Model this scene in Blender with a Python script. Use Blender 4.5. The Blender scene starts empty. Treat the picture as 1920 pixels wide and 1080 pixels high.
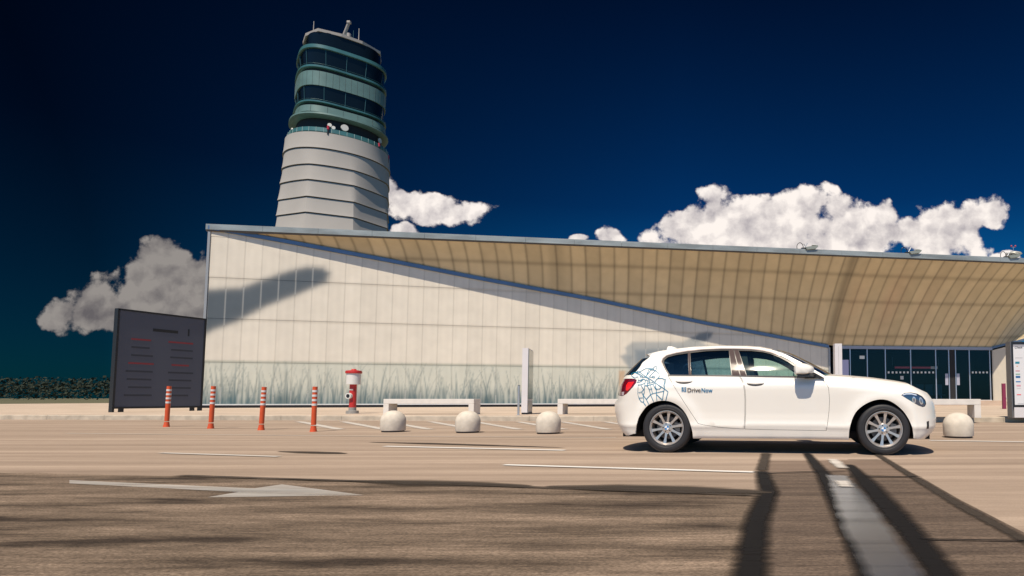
import bpy, bmesh, math, random
import numpy as np
from mathutils import Vector, Matrix
from mathutils.geometry import delaunay_2d_cdt
random.seed(4)
R = math.radians
SC = bpy.context.scene
# ------------------------------------------------------------------ camera
F, X0, HZ, CH, VP = 1100.0, 1335.0, 746.8, 0.692, 18000.0
PIT = 0.5*math.asin(2*F/VP)
CY = HZ - F*math.tan(PIT)
cam_d = bpy.data.cameras.new('camera'); cam = bpy.data.objects.new('camera', cam_d)
SC.collection.objects.link(cam); SC.camera = cam
cam.location = (0, 0, CH); cam.rotation_euler = (R(90)+PIT, 0, 0)
cam_d.sensor_width = 36; cam_d.sensor_fit = 'HORIZONTAL'; cam_d.lens = F/1920*36
cam_d.shift_x = -(X0-960)/1920; cam_d.shift_y = (CY-540)/1920
cam_d.clip_start = 0.05; cam_d.clip_end = 9000
# ------------------------------------------------------------------ sun and sky
AZ, EL = R(12.5), R(59)                      # sun stands behind the camera, 12.5 degrees to its left
SUN = Vector((-math.sin(AZ)*math.cos(EL), -math.cos(AZ)*math.cos(EL), math.sin(EL)))
sd = bpy.data.lights.new('sun', 'SUN'); sd.energy = 5.0; sd.angle = R(0.5); sd.color = (1.0, 0.87, 0.70)
so = bpy.data.objects.new('sun', sd); SC.collection.objects.link(so)
so.rotation_euler = SUN.to_track_quat('Z', 'Y').to_euler(); so.location = (0, -10, 60)
SC.view_settings.view_transform = 'Standard'; SC.view_settings.look = 'None'
SC.view_settings.exposure = 0.22; SC.view_settings.gamma = 1

def ray(px, py):
    cx, cy = (px-X0)/F, (CY-py)/F
    return Vector((cx, math.cos(PIT)-cy*math.sin(PIT), math.sin(PIT)+cy*math.cos(PIT)))
CAM = Vector((0, 0, CH))
def gnd(px, py, z=0.0):
    d = ray(px, py); return CAM + d*((z-CH)/d.z)
def onY(px, py, Y):
    d = ray(px, py); return CAM + d*(Y/d.y)
def onpl(px, py, p0, n):
    d = ray(px, py); return CAM + d*((p0-CAM).dot(n)/d.dot(n))
def project(P):
    x, y, z = P[..., 0], P[..., 1], P[..., 2]-CH
    yc = y*math.cos(PIT)+z*math.sin(PIT); zc = z*math.cos(PIT)-y*math.sin(PIT)
    return X0+F*x/yc, CY-F*zc/yc

world = bpy.data.worlds.new('World'); SC.world = world; world.use_nodes = True
def build_world():
    nt = world.node_tree; N = nt.nodes; L = nt.links; N.clear()
    def nd(t, **k):
        n = N.new(t)
        for a, b in k.items(): setattr(n, a, b)
        return n
    def m(op, a, b=None, c=None, clamp=False):
        n = nd('ShaderNodeMath', operation=op, use_clamp=clamp)
        for i, v in enumerate((a, b, c)):
            if v is None: continue
            if isinstance(v, (int, float)): n.inputs[i].default_value = v
            else: L.new(v, n.inputs[i])
        return n.outputs[0]
    out = nd('ShaderNodeOutputWorld'); bg = nd('ShaderNodeBackground'); bg.inputs[1].default_value = 0.1
    sky = nd('ShaderNodeTexSky', sky_type='NISHITA'); sky.sun_disc = False
    sky.sun_elevation = EL; sky.sun_rotation = math.pi + AZ
    sky.air_density = 1.0; sky.dust_density = 0.3; sky.ozone_density = 3.0
    tc = nd('ShaderNodeTexCoord'); sep = nd('ShaderNodeSeparateXYZ'); L.new(tc.outputs['Generated'], sep.inputs[0])
    x, y, z = sep.outputs
    # deep polarised blue away from the sun, brightened on the sun's side as added fill
    el = nd('ShaderNodeMapRange'); L.new(z, el.inputs[0])
    el.inputs[1].default_value = 0.0; el.inputs[2].default_value = 0.62; el.inputs[3].default_value = 1.0; el.inputs[4].default_value = 0.0
    grade = nd('ShaderNodeValToRGB'); L.new(el.outputs[0], grade.inputs[0])
    cr = grade.color_ramp; cr.elements[0].position = 0; cr.elements[0].color = (0.002, 0.024, 0.062, 1)
    cr.elements[1].position = 1; cr.elements[1].color = (0.012, 0.37, 0.66, 1)
    e = cr.elements.new(0.5); e.color = (0.004, 0.10, 0.235, 1)
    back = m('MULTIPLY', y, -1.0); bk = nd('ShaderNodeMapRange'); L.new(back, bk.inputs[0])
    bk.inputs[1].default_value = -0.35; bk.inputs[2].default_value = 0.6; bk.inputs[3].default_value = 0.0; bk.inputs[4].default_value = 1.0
    az = nd('ShaderNodeMapRange'); L.new(x, az.inputs[0]); az.inputs[1].default_value = -0.72; az.inputs[2].default_value = -0.05
    az.inputs[3].default_value = 0.10; az.inputs[4].default_value = 1.0
    mulA = nd('ShaderNodeVectorMath', operation='SCALE'); L.new(grade.outputs[0], mulA.inputs[0]); L.new(az.outputs[0], mulA.inputs['Scale'])
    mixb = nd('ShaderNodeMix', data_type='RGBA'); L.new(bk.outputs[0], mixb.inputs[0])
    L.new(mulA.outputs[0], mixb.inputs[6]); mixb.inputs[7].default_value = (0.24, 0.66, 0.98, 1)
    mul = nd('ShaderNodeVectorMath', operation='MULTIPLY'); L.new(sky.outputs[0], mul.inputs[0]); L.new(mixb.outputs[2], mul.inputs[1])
    # clouds: gnomonic direction coordinates of the northern half of the sky
    ys = m('MAXIMUM', y, 0.05)
    comb = nd('ShaderNodeCombineXYZ'); L.new(m('DIVIDE', x, ys), comb.inputs[0]); L.new(m('DIVIDE', z, ys), comb.inputs[1])
    n2 = nd('ShaderNodeTexNoise'); L.new(comb.outputs[0], n2.inputs[0]); n2.inputs['Scale'].default_value = 9; n2.inputs['Detail'].default_value = 3
    w = nd('ShaderNodeVectorMath', operation='MULTIPLY_ADD'); L.new(n2.outputs[1], w.inputs[0]); w.inputs[1].default_value = (0.07, 0.07, 0)
    L.new(comb.outputs[0], w.inputs[2])
    w2 = nd('ShaderNodeVectorMath', operation='ADD'); L.new(w.outputs[0], w2.inputs[0]); w2.inputs[1].default_value = (-0.035, -0.035, 0)
    EL_ = [(1290,432,70,52),(1345,405,70,50),(1395,412,70,48),(1500,395,60,52),(1455,425,90,60),(1560,435,75,56),(1610,455,90,46),(1420,465,200,45),
           (1655,425,34,48),(1700,445,70,42),(1790,425,66,48),(1862,404,42,28),(1740,462,90,28),
           (762,374,46,28),(815,386,55,27),(872,396,52,25),(700,360,60,30),(752,432,34,18),(1083,444,22,13),(1146,442,34,19),(1880,474,34,14),
           (322,500,58,50),(372,520,40,46),(270,545,75,62),(335,585,100,60),(190,590,90,45)]
    acc = None
    for (px, py, rx, ry) in EL_:
        d = ray(px, py); u0, v0 = d.x/d.y, d.z/d.y
        d2 = ray(px+rx, py); d3 = ray(px, py-ry)
        ru, rv = abs(d2.x/d2.y-u0), abs(d3.z/d3.y-v0)
        q = nd('ShaderNodeVectorMath', operation='MULTIPLY_ADD'); L.new(w2.outputs[0], q.inputs[0])
        q.inputs[1].default_value = (1/ru, 1/rv, 0); q.inputs[2].default_value = (-u0/ru, -v0/rv, 0)
        ln = nd('ShaderNodeVectorMath', operation='LENGTH'); L.new(q.outputs[0], ln.inputs[0])
        v = m('SUBTRACT', 1.0, ln.outputs['Value'])
        acc = v if acc is None else m('SMOOTH_MAX', acc, v, 0.15)
    def fbm(vec, sc_, det, ro=.55):
        t = nd('ShaderNodeTexNoise'); L.new(vec, t.inputs[0]); t.inputs['Scale'].default_value = sc_; t.inputs['Detail'].default_value = det; t.inputs['Roughness'].default_value = ro; return t.outputs[0]
    def puffs(vec):                      # cauliflower relief at three sizes
        tot = None
        for sc_, am in ((14, .52), (33, .30)):
            vo = nd('ShaderNodeTexVoronoi', feature='F1', voronoi_dimensions='2D'); L.new(vec, vo.inputs[0]); vo.inputs['Scale'].default_value = sc_; vo.inputs['Randomness'].default_value = 1
            v = m('MULTIPLY', m('SUBTRACT', .55, vo.outputs['Distance']), am); tot = v if tot is None else m('ADD', tot, v)
        return tot
    wn = nd('ShaderNodeTexNoise'); L.new(comb.outputs[0], wn.inputs[0]); wn.inputs['Scale'].default_value = 34; wn.inputs['Detail'].default_value = 4
    w3 = nd('ShaderNodeVectorMath', operation='MULTIPLY_ADD'); L.new(wn.outputs[1], w3.inputs[0]); w3.inputs[1].default_value = (.028, .028, 0); L.new(comb.outputs[0], w3.inputs[2])
    pf = puffs(w3.outputs[0])
    f1 = fbm(comb.outputs[0], 13, 8, .62)
    dens = m('ADD', m('ADD', acc, m('MULTIPLY', pf, 1.0)), m('MULTIPLY_ADD', f1, 2.0, -1.10))
    al = nd('ShaderNodeMapRange', interpolation_type='SMOOTHSTEP'); L.new(dens, al.inputs[0])
    al.inputs[1].default_value = -0.07; al.inputs[2].default_value = 0.20
    sh = nd('ShaderNodeVectorMath', operation='ADD'); L.new(w3.outputs[0], sh.inputs[0]); sh.inputs[1].default_value = (-0.007, 0.011, 0)
    rel = m('SUBTRACT', pf, puffs(sh.outputs[0]))
    soft = m('MULTIPLY_ADD', fbm(comb.outputs[0], 7, 4, .5), 1.0, -.5)
    lit = m('ADD', m('ADD', m('ADD', m('MULTIPLY', rel, 1.1), m('MULTIPLY', m('SUBTRACT', f1, fbm(sh.outputs[0], 13, 6, .58)), 1.7)), 0.80), m('MULTIPLY', soft, .75))
    lit = m('MINIMUM', m('MAXIMUM', lit, 0.35), 1.0)
    cc = nd('ShaderNodeMix', data_type='RGBA'); L.new(m('MULTIPLY', m('SUBTRACT', lit, 0.35), 1.55, clamp=True), cc.inputs[0])
    cc.inputs[6].default_value = (3.7, 3.4, 3.6, 1); cc.inputs[7].default_value = (8.6, 7.9, 7.4, 1)
    wst = nd('ShaderNodeMapRange'); L.new(x, wst.inputs[0]); wst.inputs[1].default_value = -0.62; wst.inputs[2].default_value = -0.45; wst.inputs[3].default_value = 0.30; wst.inputs[4].default_value = 1.0
    ccs = nd('ShaderNodeVectorMath', operation='SCALE'); L.new(cc.outputs[2], ccs.inputs[0]); L.new(wst.outputs[0], ccs.inputs['Scale'])
    front = m('GREATER_THAN', y, 0.06)
    fac = m('MULTIPLY', al.outputs[0], front)
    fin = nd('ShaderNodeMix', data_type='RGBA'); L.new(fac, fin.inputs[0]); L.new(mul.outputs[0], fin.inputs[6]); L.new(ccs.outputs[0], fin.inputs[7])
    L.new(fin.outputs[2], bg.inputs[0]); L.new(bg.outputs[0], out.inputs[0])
build_world()
world.cycles.sampling_method = 'MANUAL'; world.cycles.sample_map_resolution = 1024

# ------------------------------------------------------------------ materials
MATS = {}
def mat(name, col, rough=0.6, metal=0.0, noise=0.0, nscale=8.0, coat=0.0, spec=0.5, emit=None, bump=0.0, nvec=(1,1,1), col2=None, detail=5):
    if name in MATS: return MATS[name]
    M = bpy.data.materials.new(name); M.use_nodes = True; nt = M.node_tree; b = nt.nodes['Principled BSDF']
    b.inputs['Base Color'].default_value = (*col, 1); b.inputs['Roughness'].default_value = rough; b.inputs['Metallic'].default_value = metal
    b.inputs['Specular IOR Level'].default_value = spec
    if coat: b.inputs['Coat Weight'].default_value = coat; b.inputs['Coat Roughness'].default_value = 0.03
    if noise or bump or col2:
        tc = nt.nodes.new('ShaderNodeTexCoord'); mp = nt.nodes.new('ShaderNodeMapping'); nt.links.new(tc.outputs['Object'], mp.inputs[0])
        mp.inputs['Scale'].default_value = nvec
        n = nt.nodes.new('ShaderNodeTexNoise'); nt.links.new(mp.outputs[0], n.inputs[0]); n.inputs['Scale'].default_value = nscale; n.inputs['Detail'].default_value = detail
        if noise or col2:
            r = nt.nodes.new('ShaderNodeValToRGB'); nt.links.new(n.outputs[0], r.inputs[0]); nt.links.new(r.outputs[0], b.inputs['Base Color'])
            c2 = col2 if col2 else tuple(c*(1-noise) for c in col)
            r.color_ramp.elements[0].position = 0.35; r.color_ramp.elements[0].color = (*c2, 1)
            r.color_ramp.elements[1].position = 0.65; r.color_ramp.elements[1].color = (*col, 1)
        if bump:
            bm_ = nt.nodes.new('ShaderNodeBump'); bm_.inputs['Strength'].default_value = bump; bm_.inputs['Distance'].default_value = 0.01
            nt.links.new(n.outputs[0], bm_.inputs['Height']); nt.links.new(bm_.outputs[0], b.inputs['Normal'])
    if emit: b.inputs['Emission Color'].default_value = (*emit[0], 1); b.inputs['Emission Strength'].default_value = emit[1]
    MATS[name] = M; return M
def attr_mat(name, rough=0.4, spec=0.4, mul=(1,1,1), noise=0.0, bump=0.0):
    M = bpy.data.materials.new(name); M.use_nodes = True; nt = M.node_tree; b = nt.nodes['Principled BSDF']
    a = nt.nodes.new('ShaderNodeAttribute'); a.attribute_name = 'Col'
    tc = nt.nodes.new('ShaderNodeTexCoord'); n = nt.nodes.new('ShaderNodeTexNoise'); nt.links.new(tc.outputs['Object'], n.inputs[0])
    n.inputs['Scale'].default_value = 1.3; n.inputs['Detail'].default_value = 8
    mr = nt.nodes.new('ShaderNodeMapRange'); nt.links.new(n.outputs[0], mr.inputs[0]); mr.inputs[1].default_value = .3; mr.inputs[2].default_value = .7
    mr.inputs[3].default_value = 1-noise; mr.inputs[4].default_value = 1+noise*.3
    s = nt.nodes.new('ShaderNodeVectorMath'); s.operation = 'SCALE'; nt.links.new(a.outputs[0], s.inputs[0]); nt.links.new(mr.outputs[0], s.inputs['Scale'])
    nt.links.new(s.outputs[0], b.inputs['Base Color']); b.inputs['Roughness'].default_value = rough; b.inputs['Specular IOR Level'].default_value = spec
    return M
def glass_mat(name, tint, ior=1.5, rough=0.0, extra=0.0):
    M = bpy.data.materials.new(name); M.use_nodes = True; nt = M.node_tree; nt.nodes.clear()
    o = nt.nodes.new('ShaderNodeOutputMaterial'); mx = nt.nodes.new('ShaderNodeMixShader'); t = nt.nodes.new('ShaderNodeBsdfTransparent')
    g = nt.nodes.new('ShaderNodeBsdfGlossy'); fr = nt.nodes.new('ShaderNodeFresnel'); fr.inputs[0].default_value = ior
    ad = nt.nodes.new('ShaderNodeMath'); ad.operation = 'ADD'; ad.inputs[1].default_value = extra; ad.use_clamp = True
    nt.links.new(fr.outputs[0], ad.inputs[0])
    t.inputs[0].default_value = (*tint, 1); g.inputs['Roughness'].default_value = rough; g.inputs[0].default_value = (1, 1, 1, 1)
    nt.links.new(ad.outputs[0], mx.inputs[0]); nt.links.new(t.outputs[0], mx.inputs[1]); nt.links.new(g.outputs[0], mx.inputs[2]); nt.links.new(mx.outputs[0], o.inputs[0])
    return M

# ------------------------------------------------------------------ object helpers
COL = SC.collection
def obj(name, V, Fs, m_, parent=None, smooth=False, mats=None, fm=None):
    me = bpy.data.meshes.new(name); me.from_pydata([tuple(v) for v in V], [], [tuple(f) for f in Fs]); me.update()
    for mm in (mats or [m_]): me.materials.append(mm)
    if fm is not None: me.polygons.foreach_set('material_index', list(fm))
    if smooth: me.polygons.foreach_set('use_smooth', [True]*len(me.polygons))
    o = bpy.data.objects.new(name, me); COL.objects.link(o)
    if parent: o.parent = parent
    return o
def tag(o, label=None, cat=None, group=None, kind=None):
    if label: o['label'] = label
    if cat: o['category'] = cat
    if group: o['group'] = group
    if kind: o['kind'] = kind
    return o
def empty(name, loc, label, cat, rz=0, group=None):
    o = bpy.data.objects.new(name, None); COL.objects.link(o); o.location = loc; o.rotation_euler = (0, 0, rz); o.empty_display_size = .2
    return tag(o, label, cat, group)
class MB:
    def __init__(s): s.V = []; s.F = []; s.M = []
    def add(s, V, Fs, mi=0):
        k = len(s.V); s.V += [tuple(v) for v in V]; s.F += [tuple(i+k for i in f) for f in Fs]; s.M += [mi]*len(Fs); return s
    def box(s, c, d, mi=0, rz=0, bev=0.0):
        hx, hy, hz = d[0]/2, d[1]/2, d[2]/2
        if bev <= 0:
            V = [(sx*hx, sy*hy, sz*hz) for sz in (-1, 1) for sy in (-1, 1) for sx in (-1, 1)]
            Fs = [(0,2,3,1),(4,5,7,6),(0,1,5,4),(2,6,7,3),(0,4,6,2),(1,3,7,5)]
        else:
            b = bmesh.new(); bmesh.ops.create_cube(b, size=1); bmesh.ops.scale(b, vec=d, verts=b.verts)
            bmesh.ops.bevel(b, geom=list(b.edges), offset=bev, segments=2, affect='EDGES', profile=.5)
            V = [tuple(v.co) for v in b.verts]; b.verts.index_update(); Fs = [tuple(v.index for v in f.verts) for f in b.faces]; b.free()
        cs, sn = math.cos(rz), math.sin(rz)
        return s.add([(c[0]+v[0]*cs-v[1]*sn, c[1]+v[0]*sn+v[1]*cs, c[2]+v[2]) for v in V], Fs, mi)
    def tube(s, p, q, r0, r1=None, n=12, mi=0, caps=True):
        p, q = Vector(p), Vector(q); r1 = r0 if r1 is None else r1; d = (q-p).normalized()
        a = d.orthogonal().normalized(); b = d.cross(a); V = []
        for (c, r) in ((p, r0), (q, r1)):
            for i in range(n):
                t = 2*math.pi*i/n; V.append(c+a*(r*math.cos(t))+b*(r*math.sin(t)))
        Fs = [(i, (i+1) % n, n+(i+1) % n, n+i) for i in range(n)]
        if caps: Fs += [tuple(range(n))[::-1], tuple(range(n, 2*n))]
        return s.add(V, Fs, mi)
    def path(s, pts, r, n=8, mi=0):
        for a, b in zip(pts[:-1], pts[1:]): s.tube(a, b, r, n=n, mi=mi)
        return s
    def lathe(s, prof, c=(0,0,0), n=32, axis='z', mi=0):     # prof: (radius, height)
        V = []; k = len(prof)
        for i in range(n):
            t = 2*math.pi*i/n
            for (r, h) in prof:
                if axis == 'z': V.append((c[0]+r*math.cos(t), c[1]+r*math.sin(t), c[2]+h))
                else: V.append((c[0]+r*math.cos(t), c[1]+h, c[2]+r*math.sin(t)))
        Fs = []
        for i in range(n):
            j = (i+1) % n
            for a in range(k-1): Fs.append((i*k+a, j*k+a, j*k+a+1, i*k+a+1))
        return s.add(V, Fs, mi)
    def prism(s, poly, axis, a, b, mi=0):
        n = len(poly)
        def P(u, v, t): return {'x': (t, u, v), 'y': (u, t, v), 'z': (u, v, t)}[axis]
        V = [P(u, v, a) for u, v in poly]+[P(u, v, b) for u, v in poly]
        Fs = [tuple(range(n)), tuple(range(n, 2*n))[::-1]]+[(i, i+n, (i+1) % n+n, (i+1) % n) for i in range(n)]
        return s.add(V, Fs, mi)
    def build(s, name, m_, parent=None, smooth=False):
        ms = m_ if isinstance(m_, list) else [m_]
        o = obj(name, s.V, s.F, None, parent, smooth, mats=ms, fm=s.M)
        if smooth:
            b = bmesh.new(); b.from_mesh(o.data); bmesh.ops.recalc_face_normals(b, faces=b.faces)
            for e in b.edges:
                if len(e.link_faces) == 2 and e.calc_face_angle(0) > 0.6: e.smooth = False
            b.to_mesh(o.data); b.free()
        else:
            b = bmesh.new(); b.from_mesh(o.data); bmesh.ops.recalc_face_normals(b, faces=b.faces); b.to_mesh(o.data); b.free()
        return o
def copy_tree(o, parent=None):
    c = o.copy(); COL.objects.link(c); c.parent = parent
    for ch in list(o.children): copy_tree(ch, c)
    return c
def text_mesh(txt, size, bold=0.0, shear=0):
    cu = bpy.data.curves.new('txt', 'FONT'); cu.body = txt; cu.size = size; cu.offset = bold; cu.shear = shear; cu.resolution_u = 4
    o = bpy.data.objects.new('txt', cu); COL.objects.link(o)
    bpy.context.view_layer.update()
    me = bpy.data.meshes.new_from_object(o.evaluated_get(bpy.context.evaluated_depsgraph_get()))
    V = [(v.co.x, v.co.y) for v in me.vertices]; Fs = [tuple(p.vertices) for p in me.polygons]
    bpy.data.objects.remove(o); bpy.data.meshes.remove(me)
    return V, Fs
def inside(poly, x, y):
    c = False; n = len(poly); j = n-1
    for i in range(n):
        xi, yi = poly[i]; xj, yj = poly[j]
        if (yi > y) != (yj > y) and x < (xj-xi)*(y-yi)/(yj-yi)+xi: c = not c
        j = i
    return c
def area2(p): return sum(p[i-1][0]*p[i][1]-p[i][0]*p[i-1][1] for i in range(len(p)))
def offset_poly(p, d):          # d > 0 shrinks
    if area2(p) < 0: p = p[::-1]
    n = len(p); out = []
    for i in range(n):
        a, b, c = p[i-1], p[i], p[(i+1) % n]
        e1 = (b[0]-a[0], b[1]-a[1]); e2 = (c[0]-b[0], c[1]-b[1])
        l1 = math.hypot(*e1) or 1e-9; l2 = math.hypot(*e2) or 1e-9
        n1 = (-e1[1]/l1, e1[0]/l1); n2 = (-e2[1]/l2, e2[0]/l2)
        k = max(0.35, 1+n1[0]*n2[0]+n1[1]*n2[1])
        out.append((b[0]+d*(n1[0]+n2[0])/k, b[1]+d*(n1[1]+n2[1])/k))
    return out
def smooth_poly(p, it=1, closed=False):
    for _ in range(it):
        q = []
        n = len(p)
        rng = range(n) if closed else range(n-1)
        if not closed: q.append(p[0])
        for i in rng:
            a, b = p[i], p[(i+1) % n]
            q.append((a[0]*.75+b[0]*.25, a[1]*.75+b[1]*.25)); q.append((a[0]*.25+b[0]*.75, a[1]*.25+b[1]*.75))
        if not closed: q.append(p[-1])
        p = q
    return p
def resample(p, d, closed=True):
    q = []; n = len(p)
    for i in range(n if closed else n-1):
        a, b = p[i], p[(i+1) % n]; l = math.hypot(b[0]-a[0], b[1]-a[1]); k = max(1, int(round(l/d)))
        for j in range(k): q.append((a[0]+(b[0]-a[0])*j/k, a[1]+(b[1]-a[1])*j/k))
    if not closed: q.append(p[-1])
    return q
def cdt_region(outer, holes=(), step=0.05, extra=()):
    loops = [outer]+list(holes); vs = []; es = []
    for lp in loops:
        k = len(vs); vs += [Vector(p) for p in lp]; es += [(k+i, k+(i+1) % len(lp)) for i in range(len(lp))]
    x0 = min(p[0] for p in outer); x1 = max(p[0] for p in outer); y0 = min(p[1] for p in outer); y1 = max(p[1] for p in outer)
    allp = np.array([tuple(v) for v in vs])
    gx = x0
    while gx < x1:
        gy = y0
        while gy < y1:
            if inside(outer, gx, gy) and not any(inside(h, gx, gy) for h in holes):
                if np.min((allp[:, 0]-gx)**2+(allp[:, 1]-gy)**2) > (step*.45)**2: vs.append(Vector((gx, gy)))
            gy += step
        gx += step
    r = delaunay_2d_cdt(vs, es, [], 0, 1e-6)
    V = [tuple(v) for v in r[0]]; Fs = []
    for f in r[2]:
        cx = sum(V[i][0] for i in f)/len(f); cy = sum(V[i][1] for i in f)/len(f)
        if inside(outer, cx, cy) and not any(inside(h, cx, cy) for h in holes): Fs.append(tuple(f))
    return V, Fs
def stripalpha_mat(name, col, rough=0.5, spec=0.5, nscale=3.0, soft=0.6):
    # paint or tar lying on the asphalt, worn at its edges: alpha attribute times wear noise
    M = bpy.data.materials.new(name); M.use_nodes = True; nt = M.node_tree; b = nt.nodes['Principled BSDF']
    b.inputs['Base Color'].default_value = (*col, 1); b.inputs['Roughness'].default_value = rough; b.inputs['Specular IOR Level'].default_value = spec
    a = nt.nodes.new('ShaderNodeAttribute'); a.attribute_name = 'Col'
    tc = nt.nodes.new('ShaderNodeTexCoord'); mp = nt.nodes.new('ShaderNodeMapping'); mp.inputs['Scale'].default_value = (.35, 3, 1); mp.inputs['Rotation'].default_value = (0, 0, .2)
    n = nt.nodes.new('ShaderNodeTexNoise'); nt.links.new(tc.outputs['Object'], mp.inputs[0]); nt.links.new(mp.outputs[0], n.inputs[0]); n.inputs['Scale'].default_value = nscale; n.inputs['Detail'].default_value = 6
    m1 = nt.nodes.new('ShaderNodeMath'); m1.operation = 'MULTIPLY_ADD'; nt.links.new(n.outputs[0], m1.inputs[0]); m1.inputs[1].default_value = soft; m1.inputs[2].default_value = -soft/2
    m2 = nt.nodes.new('ShaderNodeMath'); m2.operation = 'ADD'; nt.links.new(a.outputs['Fac'], m2.inputs[0]); nt.links.new(m1.outputs[0], m2.inputs[1]); m2.use_clamp = True
    nt.links.new(m2.outputs[0], b.inputs['Alpha'])
    return M
def set_col(o, cols, name='Col'):
    at = o.data.color_attributes.new(name, 'FLOAT_COLOR', 'POINT')
    c = np.ones((len(o.data.vertices), 4), dtype=np.float32); c[:, :cols.shape[1]] = cols
    at.data.foreach_set('color', c.ravel())
# ================================================================== GROUND
def ground_mat(name, c1, c2, streak=(.25, 5, 1), sc=1.2, rough=.85, fine=.25, dark=None, dpos=.35):
    M = bpy.data.materials.new(name); M.use_nodes = True; nt = M.node_tree; b = nt.nodes['Principled BSDF']; b.inputs['Roughness'].default_value = rough
    b.inputs['Specular IOR Level'].default_value = .25
    tc = nt.nodes.new('ShaderNodeTexCoord')
    def nz(scale, s, det=6, rot=.17, ro=.55):
        mp = nt.nodes.new('ShaderNodeMapping'); mp.inputs['Scale'].default_value = s; mp.inputs['Rotation'].default_value = (0, 0, rot)
        n = nt.nodes.new('ShaderNodeTexNoise'); nt.links.new(tc.outputs['Object'], mp.inputs[0]); nt.links.new(mp.outputs[0], n.inputs[0])
        n.inputs['Scale'].default_value = scale; n.inputs['Detail'].default_value = det; n.inputs['Roughness'].default_value = ro; return n.outputs[0]
    a = nz(sc, streak); c = nz(9, (.4, 4, 1), 8, ro=.7); g = nz(110, (.6, 1, 1), 3)
    r = nt.nodes.new('ShaderNodeValToRGB'); nt.links.new(a, r.inputs[0])
    r.color_ramp.elements[0].position = .32; r.color_ramp.elements[0].color = (*c1, 1); r.color_ramp.elements[1].position = .66; r.color_ramp.elements[1].color = (*c2, 1)
    if dark:
        r.color_ramp.elements[0].position = dpos; e = r.color_ramp.elements.new(dpos-.07); e.color = (*dark, 1)
    mr = nt.nodes.new('ShaderNodeMapRange'); nt.links.new(c, mr.inputs[0]); mr.inputs[1].default_value = .3; mr.inputs[2].default_value = .7; mr.inputs[3].default_value = 1-fine; mr.inputs[4].default_value = 1+fine
    mr2 = nt.nodes.new('ShaderNodeMapRange'); nt.links.new(g, mr2.inputs[0]); mr2.inputs[1].default_value = .3; mr2.inputs[2].default_value = .7; mr2.inputs[3].default_value = 1-fine*1.1; mr2.inputs[4].default_value = 1+fine*1.1
    mm = nt.nodes.new('ShaderNodeMath'); mm.operation = 'MULTIPLY'; nt.links.new(mr.outputs[0], mm.inputs[0]); nt.links.new(mr2.outputs[0], mm.inputs[1])
    s = nt.nodes.new('ShaderNodeVectorMath'); s.operation = 'SCALE'; nt.links.new(r.outputs[0], s.inputs[0]); nt.links.new(mm.outputs[0], s.inputs['Scale'])
    nt.links.new(s.outputs[0], b.inputs['Base Color'])
    bp = nt.nodes.new('ShaderNodeBump'); bp.inputs['Strength'].default_value = .35; bp.inputs['Distance'].default_value = .01; nt.links.new(mm.outputs[0], bp.inputs['Height']); nt.links.new(bp.outputs[0], b.inputs['Normal'])
    return M
M_LANE = ground_mat('asphalt_lane', (.245, .185, .14), (.40, .31, .24), sc=.6, fine=.12)
M_FORE = ground_mat('asphalt_coarse', (.10, .073, .052), (.235, .175, .128), streak=(.5, 2.6, 1), sc=1.3, fine=.42, dark=(.04, .028, .02), dpos=.42)
M_PATCH = ground_mat('asphalt_patch', (.08, .058, .044), (.145, .106, .079), sc=1.4, fine=.34)
M_PAVE = ground_mat('pavement_concrete', (.40, .32, .25), (.54, .44, .35), streak=(.6, 2, 1), sc=.6, fine=.08)
M_FAR = ground_mat('far_ground', (.07, .075, .045), (.14, .13, .08), streak=(1, 1, 1), sc=.05, fine=.2)

# whole ground, one sheet to the horizon
o = obj('ground', [(-4000, -500, -.02), (4000, -500, -.02), (4000, 6000, -.02), (-4000, 6000, -.02)], [(0, 1, 2, 3)], M_FAR); tag(o, kind='structure')
# kerb line in plan
K0 = gnd(640, 788.5); K1 = gnd(1900, 792)
kd = (K1-K0).normalized(); kn = Vector((-kd.y, kd.x, 0))
def kerb(s, off=0, z=0): p = K0+kd*s+kn*off; return Vector((p.x, p.y, z))
# road (lane asphalt) up to the kerb
def quad(name, pts, m_, kind='structure', z=None):
    o = obj(name, [(p[0], p[1], p[2] if z is None else z) for p in pts], [tuple(range(len(pts)))], m_); tag(o, kind=kind); return o
quad('road', [(-70, -30, 0), (70, -30, 0), kerb(62), kerb(-60)], M_LANE)
# coarser foreground asphalt in front of the long joint
fore_px = [(-30, 886), (300, 892), (560, 900), (750, 906), (1080, 918), (1424, 930)]
fp = [gnd(*p) for p in fore_px]
fl = fp[0]-(fp[1]-fp[0]).normalized()*25
pts = [fl]+fp+[gnd(1424, 930)+Vector((0.1, -6.3, 0)), Vector((-40, -4, 0))]
def wob(pts, d=.25, amp=.03):
    q = resample([(p.x, p.y) for p in pts], d, False); return [(x, y+random.uniform(-amp, amp)) for x, y in q]
ed = wob([fl]+fp)
RE = [gnd(1440, 931), gnd(1417, 985), gnd(1404, 1080), gnd(1400, 1250)]
quad('road_shoulder', [(x, y, .003) for x, y in ed]+[(p.x, p.y, .003) for p in RE]+[(RE[-1].x, -4, .003), (-40, -4, .003)], M_FORE)
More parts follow.
